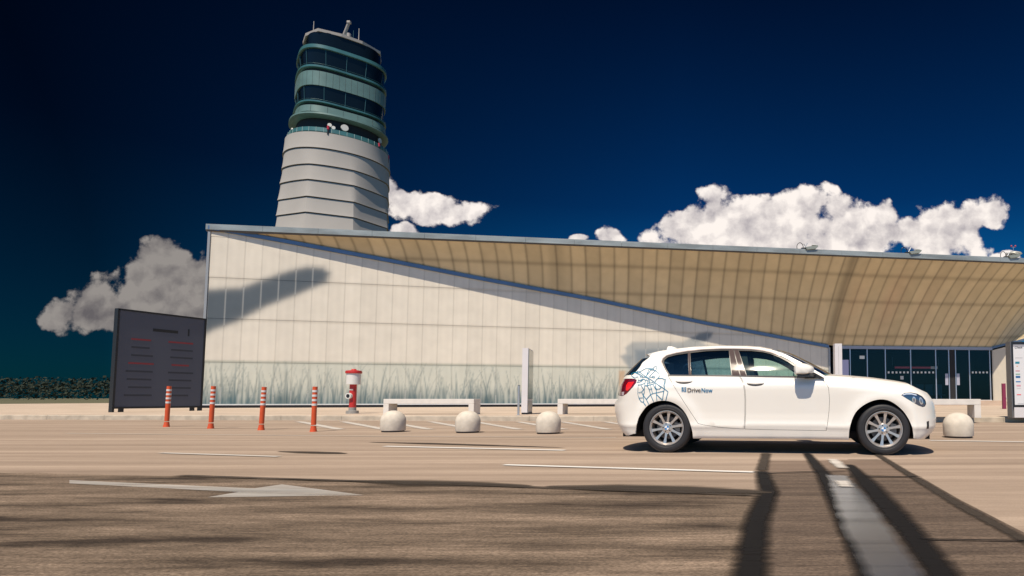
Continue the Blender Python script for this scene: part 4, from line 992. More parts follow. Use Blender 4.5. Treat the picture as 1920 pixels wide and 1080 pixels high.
def panel(name, outer, holes=(), m_=None, off=0.0, step=.045, far=False, edge=.014, parent=car, res=.03, label=None):
    o_ = resample(outer, res); hs = [resample(h, res) for h in holes]
    V2, F2 = cdt_region(o_, hs, step); P3, N3 = surf(V2, off, far); V = [tuple(p) for p in P3]; Ns = [tuple(n) for n in N3]
    Fs = []
    for f in F2:
        a, b, c = [np.array(V2[i]) for i in f[:3]]; ccw = (b[0]-a[0])*(c[1]-a[1])-(b[1]-a[1])*(c[0]-a[0]) > 0
        if far: ccw = not ccw
        Fs.append(f if ccw else f[::-1])
    if edge:                                   # rolled inner edge so that every panel has thickness
        for lp in [o_]+hs:
            Pa, Na = surf(lp, off, far); k = len(V); n = len(lp); ctr = np.mean(Pa, 0)
            for i in range(n): V.append(tuple(Pa[i])); Ns.append(tuple(Na[i]))
            for i in range(n): V.append(tuple(Pa[i]-Na[i]*edge)); Ns.append(tuple(Na[i]))
            for i in range(n): j = (i+1) % n; Fs.append((k+i, k+j, k+n+j, k+n+i))
    nf = len(F2); me = bpy.data.meshes.new(name); me.from_pydata(V, [], Fs); me.update(); me.materials.append(m_)
    if m_.name == 'white_car_paint': me.materials.append(M_GAP); me.polygons.foreach_set('material_index', [0]*nf+[1 if (name != 'body_side' or q_ >= len(o_)) else 0 for q_ in range(len(Fs)-nf)])
    me.polygons.foreach_set('use_smooth', [True]*len(me.polygons)); me.normals_split_custom_set_from_vertices(Ns)
    o = bpy.data.objects.new(name, me); COL.objects.link(o); o.parent = parent
    if label: o['label'] = label
    return o
# paint
def paint():
    M = mat('white_car_paint', (.80, .765, .70), .35, coat=.6, spec=.4); return M
M_CAR = paint(); M_GAP = mat('shut_line', (.015, .013, .012), .8); M_TRIMB = mat('black_trim', (.025, .022, .022), .35); M_BRONZE = mat('brown_pillar_gloss', (.085, .062, .058), .12, spec=.12)
M_CHROME = mat('satin_frame', (.35, .30, .29), .3, .6); M_RUB = mat('tyre_rubber', (.017, .0165, .019), .6, noise=.15, nscale=20); M_INT = mat('cabin_dark', (.018, .020, .026), .7)
M_GF = glass_mat('side_glass', (.62, .80, .76), 1.52, .032); M_GR = glass_mat('tinted_glass', (.50, .68, .70), 1.52, .01); M_GQ = glass_mat('dark_glass', (.16, .28, .38), 1.52, .01, .03)
M_LINER = mat('wheel_well', (.008, .008, .009), .9)
# ---- traced outlines (photo pixels solved onto the side surface)
DLO = tr([(1252, 704.3), (1246.5, 695), (1242, 684.8), (1240.2, 677.9), (1242.5, 672), (1249.6, 666.3), (1268, 661.5), (1289, 658), (1319, 655.2), (1351.5, 654), (1376, 654), (1409, 654.7), (1430, 656.8), (1444, 659.8), (1462.6, 666.3), (1477, 673.5), (1491, 682.5), (1509, 693), (1532.5, 707.8), (1500, 707.2), (1440, 706.4), (1372, 704.9), (1310, 704.3)])
RDOOR = tr([(1252.5, 704.8), (1261, 720), (1270.5, 735.7), (1290, 766), (1308.7, 794.3), (1321, 797.3), (1351.5, 801.7), (1375, 803.6), (1395.3, 804.7), (1396.8, 775), (1397, 749.6), (1396, 733), (1393.8, 720), (1390, 711), (1386.5, 705.8), (1340, 704.9)])
FDOOR = tr([(1387.5, 705.8), (1391, 711), (1395, 720), (1397, 733), (1398, 749.6), (1397.8, 775), (1396.4, 804.8), (1440, 806), (1500, 807), (1549.5, 807.8), (1552.5, 790), (1554.8, 770), (1555.8, 749.6), (1553.8, 727), (1548.5, 718), (1541.5, 711.6), (1534, 708.2), (1500, 707.6), (1440, 706.8)])
ARCH_R = tr([(1191.4, 813.3), (1193, 796), (1199.9, 777.4), (1212.6, 761), (1222, 755.5), (1233, 751.8), (1246, 750.8), (1258, 753), (1270.5, 758.9), (1281, 768.5), (1288.5, 780), (1294.5, 795), (1298.6, 810), (1299.6, 822)])
ARCH_F = tr([(1591, 824.9), (1592.3, 802.9), (1599.7, 779.7), (1611, 764.7), (1632, 752), (1653, 747.8), (1671.5, 752), (1692.3, 768), (1705, 786.7), (1711.3, 805.2), (1713, 822)])
ARCH_R = smooth_poly(ARCH_R, 2); ARCH_F = smooth_poly(ARCH_F, 2)
HEAD = tr([(1689.8, 741), (1696, 736.6), (1708, 735.8), (1720, 738.2), (1729, 743), (1735, 750), (1736.5, 757), (1734.5, 762), (1730, 763.5), (1722.6, 760.8), (1710.5, 754), (1700, 747.5)])
TAIL = tr([(1193.8, 712), (1188.6, 710), (1180, 709.8), (1172, 711.5), (1167, 715), (1164.5, 725.6), (1163.5, 741), (1168, 742.8), (1175, 738.5), (1182, 731), (1187.5, 725), (1193, 717.8)])
TAIL = TAIL[:5]+[(TAIL[4][0]-.22, TAIL[4][1]-.0), (TAIL[6][0]-.17, TAIL[6][1])]+TAIL[7:]
ROOF_ = tr([(1217, 670.5), (1221, 664), (1235, 659.2), (1260, 655), (1300, 650.7), (1350, 648.8), (1400, 649.6), (1425, 651.3), (1448, 656), (1472, 663.8), (1500, 678.2), (1530, 695)])
GLS = tr([(1186.5, 703), (1200, 688)])                      # edge of the rear screen on the side panel
gs, gz_ = GLS[0]
front_top = [(s, float(topz(s))) for s in np.arange(2.0, SE_F-.02, .08)]+[(SE_F, float(topz(SE_F)))]
ap = ROOF_[-1]
if front_top[0][0] < ap[0]+.05: front_top = [p for p in front_top if p[0] > ap[0]+.06]
low_f = [(SE_F, .20), (SE_F-.5, .19), (SA_F+.2, .20)]
low_r = [(SA_R-.15, ARCH_R[0][1]-.0), (SA_R-.35, .21), (SE_R+.4, .20), (SE_R, .20)]
tailtop = [(SE_R, gz_), (SE_R+.4, gz_), (gs-.12, gz_)]
BODY = [GLS[0], GLS[1]]+ROOF_+front_top+low_f+[ARCH_F[-1]]+ARCH_F[::-1][1:]+[(1.9, .193)]+ARCH_R[::-1]+low_r+tailtop
print('car: roof', ROOF_[0], ROOF_[5], ap, 'gls', GLS, 'arch', ARCH_R[0], ARCH_F[0], 'head', HEAD[:2], 'tail', TAIL[:3])
g = .0042
RD_o = offset_poly(RDOOR, -g); FD_o = offset_poly(FDOOR, -g)
for far in (False, True):
    panel('body_side', BODY, [DLO, offset_poly(RDOOR, -.0), offset_poly(FDOOR, -.0), HEAD, TAIL], M_CAR, far=far)
    rd_ = panel('rear_door', offset_poly(RDOOR, g), (), M_CAR, far=far)
    fd_ = panel('front_door', offset_poly(FDOOR, g), (), M_CAR, far=far)
    # window surround, pillars, glass
    QG = tr([(1256, 702.6), (1248.5, 690.4), (1244.6, 680), (1245.5, 674.8), (1252, 669.2), (1268, 665), (1289.8, 661.8), (1291.6, 702.8)])
    RG = tr([(1294.5, 661.3), (1324, 658), (1353, 656.8), (1366.5, 656.8), (1371.4, 702.8), (1296, 702.8)])
    FG = tr([(1385.2, 657.2), (1409, 657.6), (1430, 659.8), (1444, 663), (1462, 670), (1477, 678), (1492, 688), (1506, 697.5), (1516, 705), (1460, 704.6), (1400.5, 703.9)])
    if not far: panel('window_surround', offset_poly(DLO, .004), [QG, RG, FG], M_TRIMB, off=-.004, edge=.02, step=.03)
    else: panel('window_surround', offset_poly(DLO, .004), [QG, RG, FG], M_TRIMB, off=-.004, edge=.02, step=.05, far=True)
    panel('quarter_glass', QG, (), M_GQ, off=-.012, edge=0, far=far, parent=rd_); panel('rear_side_glass', RG, (), M_GR, off=-.012, edge=0, far=far, parent=rd_); panel('front_side_glass', FG, (), M_GF, off=-.012, edge=0, far=far, parent=fd_)
    for nm, poly_, pr in (('pillar_cover', tr([(1367.6, 656), (1374.8, 655.2), (1387.4, 704.6), (1373, 704.3)]), rd_), ('pillar_cover', tr([(1376.6, 655.2), (1384, 656.4), (1399.2, 704.6), (1389.2, 704.9)]), fd_), ('divider_bar', tr([(1290.4, 661), (1294, 660.5), (1295.6, 703.6), (1292, 703.6)]), rd_)):
        panel(nm, poly_, (), M_BRONZE, off=.001, edge=.01, far=far, parent=pr)
    # satin frame line round the windows
    def ribbon(name, pts, wd_, m_, off=.003, parent=car, far=False, closed=False):
        pts = resample(pts, .03, closed); V = []; Fs = []; n = len(pts); L2 = []
        for i in range(n):
            a = pts[(i-1) % n] if (closed or i) else pts[0]; b = pts[(i+1) % n] if (closed or i < n-1) else pts[-1]
            dx, dy = b[0]-a[0], b[1]-a[1]; l = math.hypot(dx, dy) or 1; nx, ny = -dy/l*wd_/2, dx/l*wd_/2
            L2 += [(pts[i][0]-nx, pts[i][1]-ny), (pts[i][0]+nx, pts[i][1]+ny)]
        P3, N3 = surf(L2, off, far)
        Fs = [(2*i, 2*((i+1) % n), 2*((i+1) % n)+1, 2*i+1) for i in range(n if closed else n-1)]
        return P3, Fs
    P3, F3 = ribbon('f', DLO[:15], .013, None, .002, far=far); obj('window_frame_line', P3, F3, M_CHROME, car)
    P3, F3 = ribbon('f', [DLO[18], DLO[19], DLO[20], DLO[21], DLO[22], DLO[0]], .010, None, .004, far=far); obj('waist_seal', P3, F3, M_TRIMB, car)
    # headlight
    hb = panel('headlight', offset_poly(HEAD, .004), (), mat('headlight_cover', (.03, .055, .10), .05, spec=.9, coat=1), off=-.006, step=.03, edge=.02, far=far)
    for (px, py, rr, nm) in ((1714, 750, .042, 'lamp'), (1727.5, 751.5, .045, 'lamp')):
        q = px2sz(px, py); ov = [(q[0]+rr*1.05*math.cos(a), q[1]+rr*math.sin(a)) for a in np.linspace(0, 2*math.pi, 20, endpoint=False)]
        panel(nm, ov, (), mat('lamp_reflector', (.62, .66, .70), .12, .6), off=-.0035, step=.02, edge=.004, far=far, parent=hb)
        ov = [(q[0]+rr*.55*math.cos(a), q[1]+rr*.55*math.sin(a)) for a in np.linspace(0, 2*math.pi, 16, endpoint=False)]
        panel('lamp_lens', ov, (), mat('lamp_dark_lens', (.12, .14, .18), .05, spec=1), off=-.0015, step=.02, edge=.003, far=far, parent=hb)
    P3, F3 = ribbon('f', tr([(1693, 740), (1699, 738.2), (1709, 738), (1719, 740.5)]), .016, None, -.004, far=far); obj('light_bar', P3, F3, mat('light_bar_grey', (.45, .52, .62), .3), hb)
    tl = panel('tail_light', offset_poly(TAIL, .004), (), mat('tail_dark_red', (.14, .004, .012), .08, coat=1), off=-.004, step=.03, edge=.02, far=far)
    panel('tail_lens', tr([(1189, 715.5), (1178, 716.5), (1174, 722), (1173, 732), (1177, 732.5), (1183, 726)]), (), mat('tail_bright_red', (.75, .012, .01), .15, coat=1, emit=((1, .02, .01), .15)), off=-.001, step=.03, edge=.002, far=far, parent=tl)
    panel('reversing_lens', tr([(1165.5, 735), (1170, 734.5), (1169, 741.5), (1165.3, 741.5)]), (), mat('tail_clear', (.5, .42, .45), .2), off=-.001, step=.03, edge=.002, far=far, parent=tl)
    panel('air_intake', tr([(1737.5, 790.5), (1741.8, 789), (1741.5, 803.5), (1737.3, 804.5)]), (), M_TRIMB, off=.001, step=.03, edge=.002, far=far)
    # lower shut lines / bumper joint
    for ln in ([(1300, 794.5), (1308, 794.8)], [(1163, 742.5), (1175, 748), (1190, 755), (1200, 762)]):
        pass
    # wheel-arch liner, inner panel
    sgn = 1 if far else -1
    for xc, pts in ((0, ARCH_R), (WB, ARCH_F)):
        V = []; Fs = []
        P3, _ = surf(pts, -.012, far); n = len(P3)
        for i in range(n): V.append(tuple(P3[i])); V.append((P3[i][0], sgn*.50, P3[i][2]+.03))
        for i in range(n-1): Fs.append((2*i, 2*i+2, 2*i+3, 2*i+1))
        V += [(xc-.36, sgn*.55, .22), (xc+.36, sgn*.55, .22), (xc+.36, sgn*.55, .75), (xc-.36, sgn*.55, .75)]; k = len(V)-4; Fs.append((k, k+1, k+2, k+3))
        obj('wheel_arch_liner', V, Fs, M_LINER, car)
    lin = [(.42, .215), (2.27, .215), (2.27, .95), (.42, .95)]
    panel('door_inner', [(.47, .23), (2.25, .23), (2.16, .55), (2.1, .95), (.15, .97), (.12, .86), (.40, .60)], (), M_INT, off=-.035, edge=0, far=far)
# door handles (near and far side)
for (x0p, x1p, yp, par) in ((1266, 1299, 714.5, 'r'), (1398.5, 1434, 718, 'f')):
    a = px2sz(x0p, yp); b = px2sz(x1p, yp)
    for far in (False, True):
        n = 14; V = []; Fs = []
        for i in range(n+1):
            t = i/n; s_ = a[0]+(b[0]-a[0])*t; z_ = a[1]+(b[1]-a[1])*t; hgt = .019*math.sin(math.pi*min(1, max(0, t)))**.45+.002; ofs = .030*math.sin(math.pi*t)**.5+.001
            for k in range(8):
                an = 2*math.pi*k/8; P3, _ = surf([(s_, z_+hgt*math.sin(an)-.006*math.sin(math.pi*t))], ofs*.55+ofs*.45*math.cos(an), far); V.append(tuple(P3[0]))
        for i in range(n):
            for k in range(8): j = (k+1) % 8; Fs.append((i*8+k, i*8+j, i*8+8+j, i*8+8+k))
        mb = MB(); mb.add(V, Fs); dr = [c for c in car.children if c.name.startswith('rear_door' if par == 'r' else 'front_door')][1 if far else 0]
        mb.build('door_handle', M_CAR, dr, True)
        bowl = [(a[0]+.02+(b[0]-a[0]-.04)*(.5+.5*math.cos(u)), a[1]-.013+.024*math.sin(u)) for u in np.linspace(0, 2*math.pi, 22, endpoint=False)]
        panel('handle_recess_shade', bowl, (), mat('recess_shadow', (.10, .085, .075), .5), off=.0012, edge=0, far=far, parent=dr, step=.03)  # flat dark patch: shade under the handle put into colour
# ---- bridging skins: bonnet, windscreen, roof, rear screen
def bridge(name, left, m_, crown, bulge=0.0, bdir=(1, 0, 0), n=18, parent=car, pw=2.0, off=0.0):
    P3, _ = surf(left, off); V = []; Fs = []; m = len(P3)
    for p in P3:
        for k in range(n+1):
            t = -1+2*k/n; f_ = 1-abs(t)**pw; yy = p[1]*-t*-1
            V.append((p[0]+bulge*f_*bdir[0]*abs(p[1])/.7, p[1]*(-t) if False else p[1]*-t, p[2]+(crown*abs(p[1])/.7+bulge*bdir[2]*abs(p[1])/.7)*f_))
    for i in range(m-1):
        for k in range(n): a = i*(n+1)+k; Fs.append((a, a+1, a+n+2, a+n+1))
    mb = MB(); mb.add(V, Fs); return mb.build(name, m_, parent, True)
hood = [p for p in front_top]
hd0 = (ap[0]+.0, ap[1])
bridge('bonnet', hood, M_CAR, .045, pw=2.4, n=24)
# windscreen between the pillars: top of pillar = roof point 7, foot = first hood point
WS = [ROOF_[8], ROOF_[9], ROOF_[10], ROOF_[11], front_top[0]]
bridge('windscreen', WS, M_GF, .03, .13, (1, 0, 0.0), pw=2.2)
bridge('roof', ROOF_[1:9], M_CAR, .045, pw=3.0)
bridge('rear_screen', [GLS[0], GLS[1], ROOF_[0]], mat('rear_screen_glass', (.006, .014, .022), .04, spec=.6), .0, .25, (-1, 0, 0), pw=2.6)
# tail gate shelf below the screen
sp = onpl(1209, 664.5, Vector(c2w(0, -.52, 0).tolist()), Vector((math.sin(CA), math.cos(CA), 0)))
dx, dy = sp.x-CX_, sp.y-CYY; spx = dx*math.cos(CA)-dy*math.sin(CA); r1 = surf([ROOF_[2]])[0][0]; r0 = surf([ROOF_[0]])[0][0]
mb = MB(); V = []; Fs = []; ny = 16
for k in range(ny+1):
    t = -1+2*k/ny; y = t*.585; e = abs(t)**4; bl = .05*(1-t*t)
    V += [(spx-bl+.05*e, y, sp.z), (r1[0]+.02, y*.98, r1[2]+.012+.04*(1-abs(t)**3)), (r0[0]+.10, y*.97, r0[2]-.01), (spx-bl+.09, y, sp.z-.035)]
for k in range(ny):
    for q in range(4): a = 4*k+q; b = 4*k+(q+1) % 4; Fs.append((a, b, b+4, a+4))
Fs += [(0, 1, 2, 3), tuple(4*ny+q for q in (3, 2, 1, 0))]
mb.add(V, Fs); mb.build('spoiler', M_CAR, car, True)
# fin antenna
fa = onpl(1262, 651, Vector(c2w(0, -.0, 0).tolist()), Vector((math.sin(CA), math.cos(CA), 0))); dx, dy = fa.x-CX_, fa.y-CYY; fx_ = dx*math.cos(CA)-dy*math.sin(CA)
mb = MB(); mb.add([(fx_-.10, -.028, fa.z-.07), (fx_-.10, .028, fa.z-.07), (fx_+.16, 0, fa.z-.05), (fx_-.075, 0, fa.z+.012), (fx_-.02, 0, fa.z+.012)], [(0, 1, 3), (0, 3, 4), (0, 4, 2), (1, 2, 4), (1, 4, 3), (0, 2, 1)]); mb.build('fin_antenna', M_CAR, car)
# ---- floor, sill underside, interior
MB().box((1.32, 0, .235), (3.9, 1.30, .09)).box((1.32, 0, .30), (1.75, 1.60, .10)).build('underbody', M_LINER, car)
MB().box((2.9, 0, .55), (.4, .9, .44)).box((-.42, 0, .6), (.3, 1.0, .44)).build('inner_structure', M_LINER, car)
MB().tube((-.62, -.42, .24), (-.30, -.42, .24), .03, n=14).build('exhaust', M_ALU, car, True)
def seat(x, y):
    s_ = MB().box((x, y, .50), (.52, .50, .16), bev=.05); s_.build('seat_cushion', M_INT, car, True)
    b = MB(); prof = [(x-.20, .55), (x-.30, .80), (x-.36, 1.08), (x-.30, 1.12), (x-.22, 1.10), (x-.14, .80), (x-.05, .58)]
    b.prism(prof, 'y', y-.235, y+.235); b.build('seat_back', M_INT, car)
    MB().box((x-.31, y, 1.20), (.10, .27, .19), bev=.04).build('headrest', M_INT, car, True)
seat(1.30, -.36); seat(1.30, .36)
mb = MB().box((.42, 0, .52), (.5, 1.25, .18), bev=.05); mb.build('rear_bench', M_INT, car, True)
MB().prism([(.22, .58), (.02, 1.0), (.08, 1.03), (.18, 1.0), (.36, .60)], 'y', -.62, .62).build('rear_seat_back', M_INT, car)
for y in (-.38, .38): MB().box((.06, y, 1.10), (.09, .26, .16), bev=.035).build('rear_headrest', M_INT, car, True)
MB().box((-.28, 0, .93), (.62, 1.2, .03)).build('parcel_shelf', M_INT, car)
MB().prism([(1.72, .60), (1.78, .93), (1.95, .985), (2.30, .95), (2.30, .6)], 'y', -.70, .70).build('dashboard', M_INT, car)
mb = MB(); ctr = Vector((1.66, .36, .93)); ax = Vector((-.9, 0, .43)).normalized(); u_ = Vector((0, 1, 0)); v_ = ax.cross(u_)
pts = [ctr+(u_*math.cos(a)+v_*math.sin(a))*.185 for a in np.linspace(0, 2*math.pi, 25)]; mb.path(pts, .015, 6); mb.tube(ctr, ctr-ax*.2, .04); mb.tube(ctr-u_*.18, ctr+u_*.18, .018); mb.build('steering_wheel', M_INT, car, True)
MB().box((1.62, 0, 1.255), (.04, .24, .07), bev=.015).build('rear_view_mirror', M_INT, car)
for ya in (-.78, .72): MB().add([(1.02, ya, .45), (1.14, ya, .45), (1.14, ya+.06, .45), (1.02, ya+.06, .45), (.93, ya*.74, 1.32), (1.0, ya*.74, 1.32), (1.0, ya*.74+.05, 1.32), (.93, ya*.74+.05, 1.32)], BF).build('centre_pillar', M_INT, car)
# inner headlining: closes the view to the roof underside
P3 = surf(ROOF_[1:9], -.03)[0]; V = []; Fs = []
for p in P3: V += [(p[0], p[1]*.97, p[2]-.03), (p[0], -p[1]*.97, p[2]-.03)]
for i in range(len(P3)-1): Fs.append((2*i, 2*i+2, 2*i+3, 2*i+1))
obj('headliner', V, Fs, M_INT, car)
# ---- mirrors
def mirror(far):
    sg = 1 if far else -1; q = px2sz(1512, 706); P = surf([q])[0][0]; x0, z0 = P[0], P[2]; fd_ = [c for c in car.children if c.name.startswith('front_door')][1 if far else 0]
    yb = sg*.83
    # shell: lofted ellipses from the inboard end outward
    def loft(name, secs, m_, n=20):
        V = []; Fs = []
        for (y, cx, cz, rx, rz_, cut) in secs:
            for k in range(n):
                a = 2*math.pi*k/n; c, s_ = math.cos(a), math.sin(a); xx_ = cx+rx*(abs(c)**(.9 if c > 0 else .35))*(1.05 if c > 0 else -.85); z_ = cz+rz_*(abs(s_)**(.7 if s_ > 0 else .45))*(1-.35*max(0, c) if s_ > 0 else -1)
                V.append((xx_, y, z_))
        for i in range(len(secs)-1):
            for k in range(n): j = (k+1) % n; Fs.append((i*n+k, i*n+j, (i+1)*n+j, (i+1)*n+k))
        Fs += [tuple(range(n))[::-1], tuple(range((len(secs)-1)*n, len(secs)*n))]
        mb = MB(); mb.add(V, Fs); return mb.build(name, m_, fd_, True)
    cx = x0-.045; cz = z0+.080
    mir = loft('door_mirror', [(yb+sg*.045, cx+.03, cz, .045, .045, 0), (yb+sg*.07, cx+.02, cz+.003, .115, .068, 0), (yb+sg*.14, cx+.0, cz+.006, .128, .075, 0), (yb+sg*.20, cx-.01, cz+.004, .118, .069, 0), (yb+sg*.235, cx-.015, cz+.0, .088, .05, 0), (yb+sg*.245, cx-.018, cz-.002, .04, .03, 0)], M_CAR)
    def sub_(n, mb_, m_, sm=False): return mb_.build(n, m_, fd_, sm)
    loft('mirror_underside', [(yb+sg*.0, cx+.10, cz-.075, .07, .022, 0), (yb+sg*.08, cx+.04, cz-.06, .105, .032, 0), (yb+sg*.16, cx+.01, cz-.056, .108, .032, 0), (yb+sg*.215, cx-.005, cz-.050, .085, .026, 0)], M_TRIMB)
    sub_('mirror_foot', MB().prism([(cx+.02, cz-.105), (cx+.26, cz-.10), (cx+.14, cz-.03)], 'y', yb-sg*.02, yb+sg*.05), M_TRIMB)
    sub_('mirror_glass', MB().box((cx-.100, yb+sg*.13, cz+.0), (.012, .12, .08), bev=.004), mat('mirror_silver', (.6, .62, .65), .05, 1.0))
mirror(False); mirror(True)
# ---- wheels
M_RIM = mat('alloy_silver', (.62, .57, .53), .30, .75); M_HOLE = mat('lug_hole', (.02, .02, .02), .6); M_BLUE = mat('roundel_blue', (.02, .20, .52), .3); M_WH = mat('roundel_white', (.8, .8, .8), .3)
RT = .316
def wheel(x, near):
    yo = -.862 if near else .862; sg = -1 if near else 1
    def Y(d): return yo-sg*d            # depth measured inward from the outer face
    # rim
    mb = MB()
    prof = [(.222, .006), (.2205, .0), (.213, -.0), (.206, .012), (.197, .020), (.190, .060), (.186, .16)]
    mb.lathe([(r, Y(h)) for r, h in prof], c=(x, 0, RT), n=64, axis='y')
    ns = 10
    for k in range(ns):
        a = 2*math.pi*k/ns+.18
        def pt(r, off, d): return (x+r*math.cos(a)-off*math.sin(a), Y(d), RT+r*math.sin(a)+off*math.cos(a))
        V = [pt(.055, -.017, .030), pt(.055, .017, .030), pt(.125, .0125, .026), pt(.125, -.0125, .026), pt(.201, .021, .018), pt(.201, -.021, .018),
             pt(.055, -.013, .06), pt(.055, .013, .06), pt(.125, .010, .055), pt(.125, -.010, .055), pt(.201, .018, .05), pt(.201, -.018, .05)]
        mb.add(V, [(0, 1, 2, 3), (3, 2, 4, 5), (6, 9, 8, 7), (9, 11, 10, 8), (0, 3, 9, 6), (3, 5, 11, 9), (1, 7, 8, 2), (2, 8, 10, 4)])
    mb.lathe([(0, Y(.030)), (.030, Y(.030)), (.034, Y(.024)), (.062, Y(.026)), (.074, Y(.036)), (.07, Y(.08))], c=(x, 0, RT), n=40, axis='y')
    w_ = mb.build('wheel', M_RIM, car, True)
    mb = MB()
    for k in range(5):
        a = 2*math.pi*k/5+.55; mb.tube((x+.050*math.cos(a), Y(.0235), RT+.050*math.sin(a)), (x+.050*math.cos(a), Y(.05), RT+.050*math.sin(a)), .0085, n=12)
    mb.build('lug_bolts', M_HOLE, w_)
    mb = MB(); r = .029; n = 32
    mb.lathe([(.0325, Y(.026)), (.0325, Y(.020)), (.029, Y(.0195)), (0, Y(.0198))], c=(x, 0, RT), n=32, axis='y', mi=2)
    for q in range(4):
        V = [(x, Y(.0185), RT)]+[(x+.027*math.cos(t), Y(.0185), RT+.027*math.sin(t)) for t in np.linspace(q*math.pi/2, (q+1)*math.pi/2, 9)]
        mb.add(V, [tuple(range(10))], mi=q % 2)
    mb.build('hub_cap', [M_BLUE, M_WH, M_ALU], w_)
    mb = MB(); tp = [(.186, .16), (.205, .012), (.218, .004), (.222, .006), (.232, -.004), (.262, -.010), (.290, -.006), (.304, .004), (.313, .022), (.316, .05), (.316, .16), (.310, .19), (.22, .20), (.186, .19)]
    tp = [(.2225, .008)]+tp[4:]
    mb.lathe([(r_, Y(h)) for r_, h in tp], c=(x, 0, RT), n=96, axis='y'); mb.build('tyre', M_RUB, w_, True)
    mb = MB()
    for rr in (.2475, .302): mb.lathe([(rr-.0025, Y(-.0085 if rr < .29 else .0025)), (rr, Y(-.0105 if rr < .29 else .0008)), (rr+.0025, Y(-.0095 if rr < .29 else .0035))], c=(x, 0, RT), n=96, axis='y')
    mb.build('sidewall_ridge', mat('rubber_ridge', (.035, .033, .035), .5), w_, True)
    mb = MB(); mb.lathe([(0, Y(.10)), (.145, Y(.10)), (.145, Y(.12)), (0, Y(.12))], c=(x, 0, RT), n=40, axis='y'); mb.lathe([(0, Y(.095)), (.07, Y(.095)), (.07, Y(.1))], c=(x, 0, RT), n=24, axis='y'); mb.build('brake_disc', mat('brake_steel', (.16, .14, .13), .4, .6), w_)
    MB().prism([(x+.09, RT-.07), (x+.16, RT-.05), (x+.16, RT+.06), (x+.09, RT+.07)], 'y', min(Y(.07), Y(.13)), max(Y(.07), Y(.13))).build('brake_caliper', mat('caliper', (.2, .19, .18), .5, .4), w_)
    mb = MB(); mb.lathe([(0, Y(.165)), (.19, Y(.165))], c=(x, 0, RT), n=32, axis='y'); mb.build('wheel_back', M_LINER, w_)
for x in (0, WB):
    for nr in (True, False): wheel(x, nr)
# ---- lettering on the rear door
def decal(name, V2, F2, ox, oy, sx, sy, m_, parent, off=.007):
    P3, _ = surf([(ox+x*sx, oy+y*sy) for x, y in V2], off); return obj(name, P3, F2, m_, parent)
rdoor = [c for c in car.children if c.name.startswith('rear_door')][0]
M_INKD = mat('lettering_dark', (.055, .042, .040), .5); M_INKB = mat('lettering_blue', (.015, .16, .32), .45)
a = px2sz(1288.5, 735.3); b = px2sz(1335.5, 735.6); m0 = px2sz(1314.3, 735.4); t_ = px2sz(1288.5, 727.5)
V2, F2 = text_mesh('Drive', 1.0, .016); w1 = max(v[0] for v in V2); h1 = .70
sy = (t_[1]-a[1])/h1; decal('lettering_drive', V2, F2, a[0], a[1], (m0[0]-a[0])/w1*.985, sy, M_INKD, rdoor)
V2, F2 = text_mesh('Now', 1.0, .02); w1 = max(v[0] for v in V2); decal('lettering_now', V2, F2, m0[0]+.004, m0[1]+(b[1]-m0[1])*.3, (b[0]-m0[0])/w1, sy, M_INKB, rdoor)
# square emblem with crossing pale roads
e0 = px2sz(1278, 734.8); e1 = px2sz(1286.8, 726); sq = [(0, 0), (1, 0), (1, 1), (0, 1)]
ex, ey, ew, eh = e0[0], e0[1], e1[0]-e0[0], e1[1]-e0[1]
cells = [[(0, .58), (.30, .62), (.34, 1), (0, 1)], [(.42, .66), (.62, .74), (.66, 1), (.44, 1)], [(.76, .80), (1, .62), (1, 1), (.74, 1)], [(0, .16), (.22, .20), (.32, .50), (0, .48)], [(.0, 0), (.30, 0), (.22, .10), (0, .08)], [(.30, .14), (.55, .32), (.62, .60), (.42, .54)], [(.40, 0), (.66, 0), (.66, .30), (.44, .10)], [(.74, .0), (1, 0), (1, .36), (.76, .34)], [(.70, .44), (1, .46), (1, .52), (.74, .66)]]
mb = MB()
for c in cells:
    P3, _ = surf([(ex+x*ew, ey+y*eh) for x, y in c], .0045); mb.add([tuple(p) for p in P3], [tuple(range(len(c)))])
mb.build('square_emblem', M_INKB, rdoor)
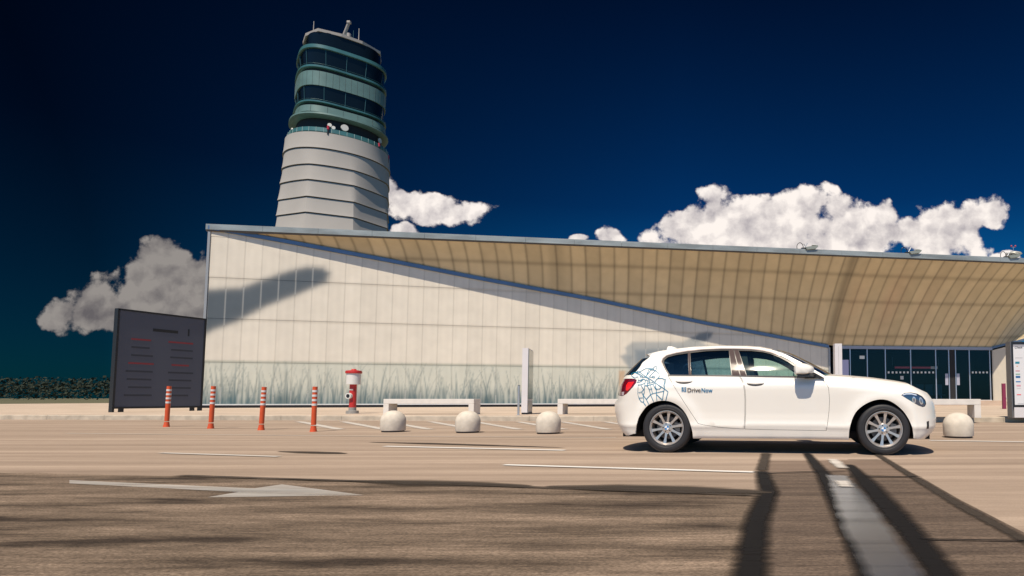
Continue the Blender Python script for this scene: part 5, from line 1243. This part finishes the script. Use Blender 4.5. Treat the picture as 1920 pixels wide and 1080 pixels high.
# ---- route line graphic on the rear quarter (crop coordinates: scale 9.6 from 1160,680)
RL_ = [[(235, 200), (235, 235), (262, 262), (290, 268), (285, 290), (318, 262), (352, 255), (352, 320), (350, 440), (345, 560), (368, 640), (405, 700), (445, 712), (490, 770)],
 [(235, 215), (262, 190), (300, 180), (395, 160), (480, 112), (560, 108), (605, 112), (640, 122)], [(300, 180), (345, 205), (375, 215), (395, 250), (430, 262), (465, 260)],
 [(335, 155), (400, 185), (470, 240), (520, 268), (600, 320), (700, 395), (780, 440), (830, 475), (890, 525), (862, 620), (848, 680)], [(318, 172), (380, 210), (420, 232), (440, 250)],
 [(480, 262), (520, 210), (580, 135), (640, 85), (665, 60), (688, 80), (672, 140), (590, 135), (552, 115), (505, 215), (522, 215), (580, 135)], [(672, 140), (600, 200), (548, 262), (620, 262), (600, 245), (640, 242), (652, 262), (640, 275), (600, 262)],
 [(665, 145), (705, 175), (728, 200), (732, 240), (715, 280), (680, 305), (655, 350), (665, 400), (665, 450), (690, 480), (735, 475), (765, 440)], [(700, 285), (790, 285), (815, 300), (845, 300), (835, 380), (820, 480), (805, 560), (790, 670)],
 [(815, 300), (828, 360), (805, 420)], [(352, 320), (400, 315), (430, 295), (465, 300), (480, 320), (470, 410), (515, 415)], [(330, 355), (380, 350), (420, 325), (440, 300)], [(345, 405), (400, 400), (470, 375)],
 [(430, 262), (480, 262), (520, 275), (540, 300), (560, 330), (530, 330), (500, 310), (480, 320)], [(560, 330), (560, 350), (520, 380), (520, 410), (560, 400), (620, 388), (650, 370)],
 [(400, 400), (450, 480), (415, 525), (360, 540)], [(450, 480), (465, 470), (470, 410)], [(415, 525), (440, 580), (500, 660), (540, 740)], [(440, 585), (450, 630), (370, 635)], [(450, 630), (455, 690), (445, 712)], [(460, 480), (462, 540), (440, 585)],
 [(515, 415), (550, 480), (575, 575), (630, 700)], [(500, 660), (575, 575), (620, 555), (690, 540), (810, 512)], [(575, 400), (610, 550)], [(550, 480), (600, 470)], [(620, 388), (660, 460), (680, 490), (680, 570), (690, 690)], [(680, 570), (790, 670)],
 [(515, 340), (515, 415)], [(540, 375), (600, 360), (640, 345)], [(375, 230), (395, 262), (405, 250)]]
nr = [c for c in car.children if c.name.startswith('body_side')][0]
mb = MB()
for ln in RL_:
    q = tr([(1160+x/9.6, 680+y/9.6) for x, y in ln]); P3, F3 = ribbon('r', q, .0075, None, .0065); mb.add([tuple(p) for p in P3], F3)
mb.build('route_line_graphic', mat('line_blue', (.0, .17, .30), .5), nr)
print('objects', len(bpy.data.objects))
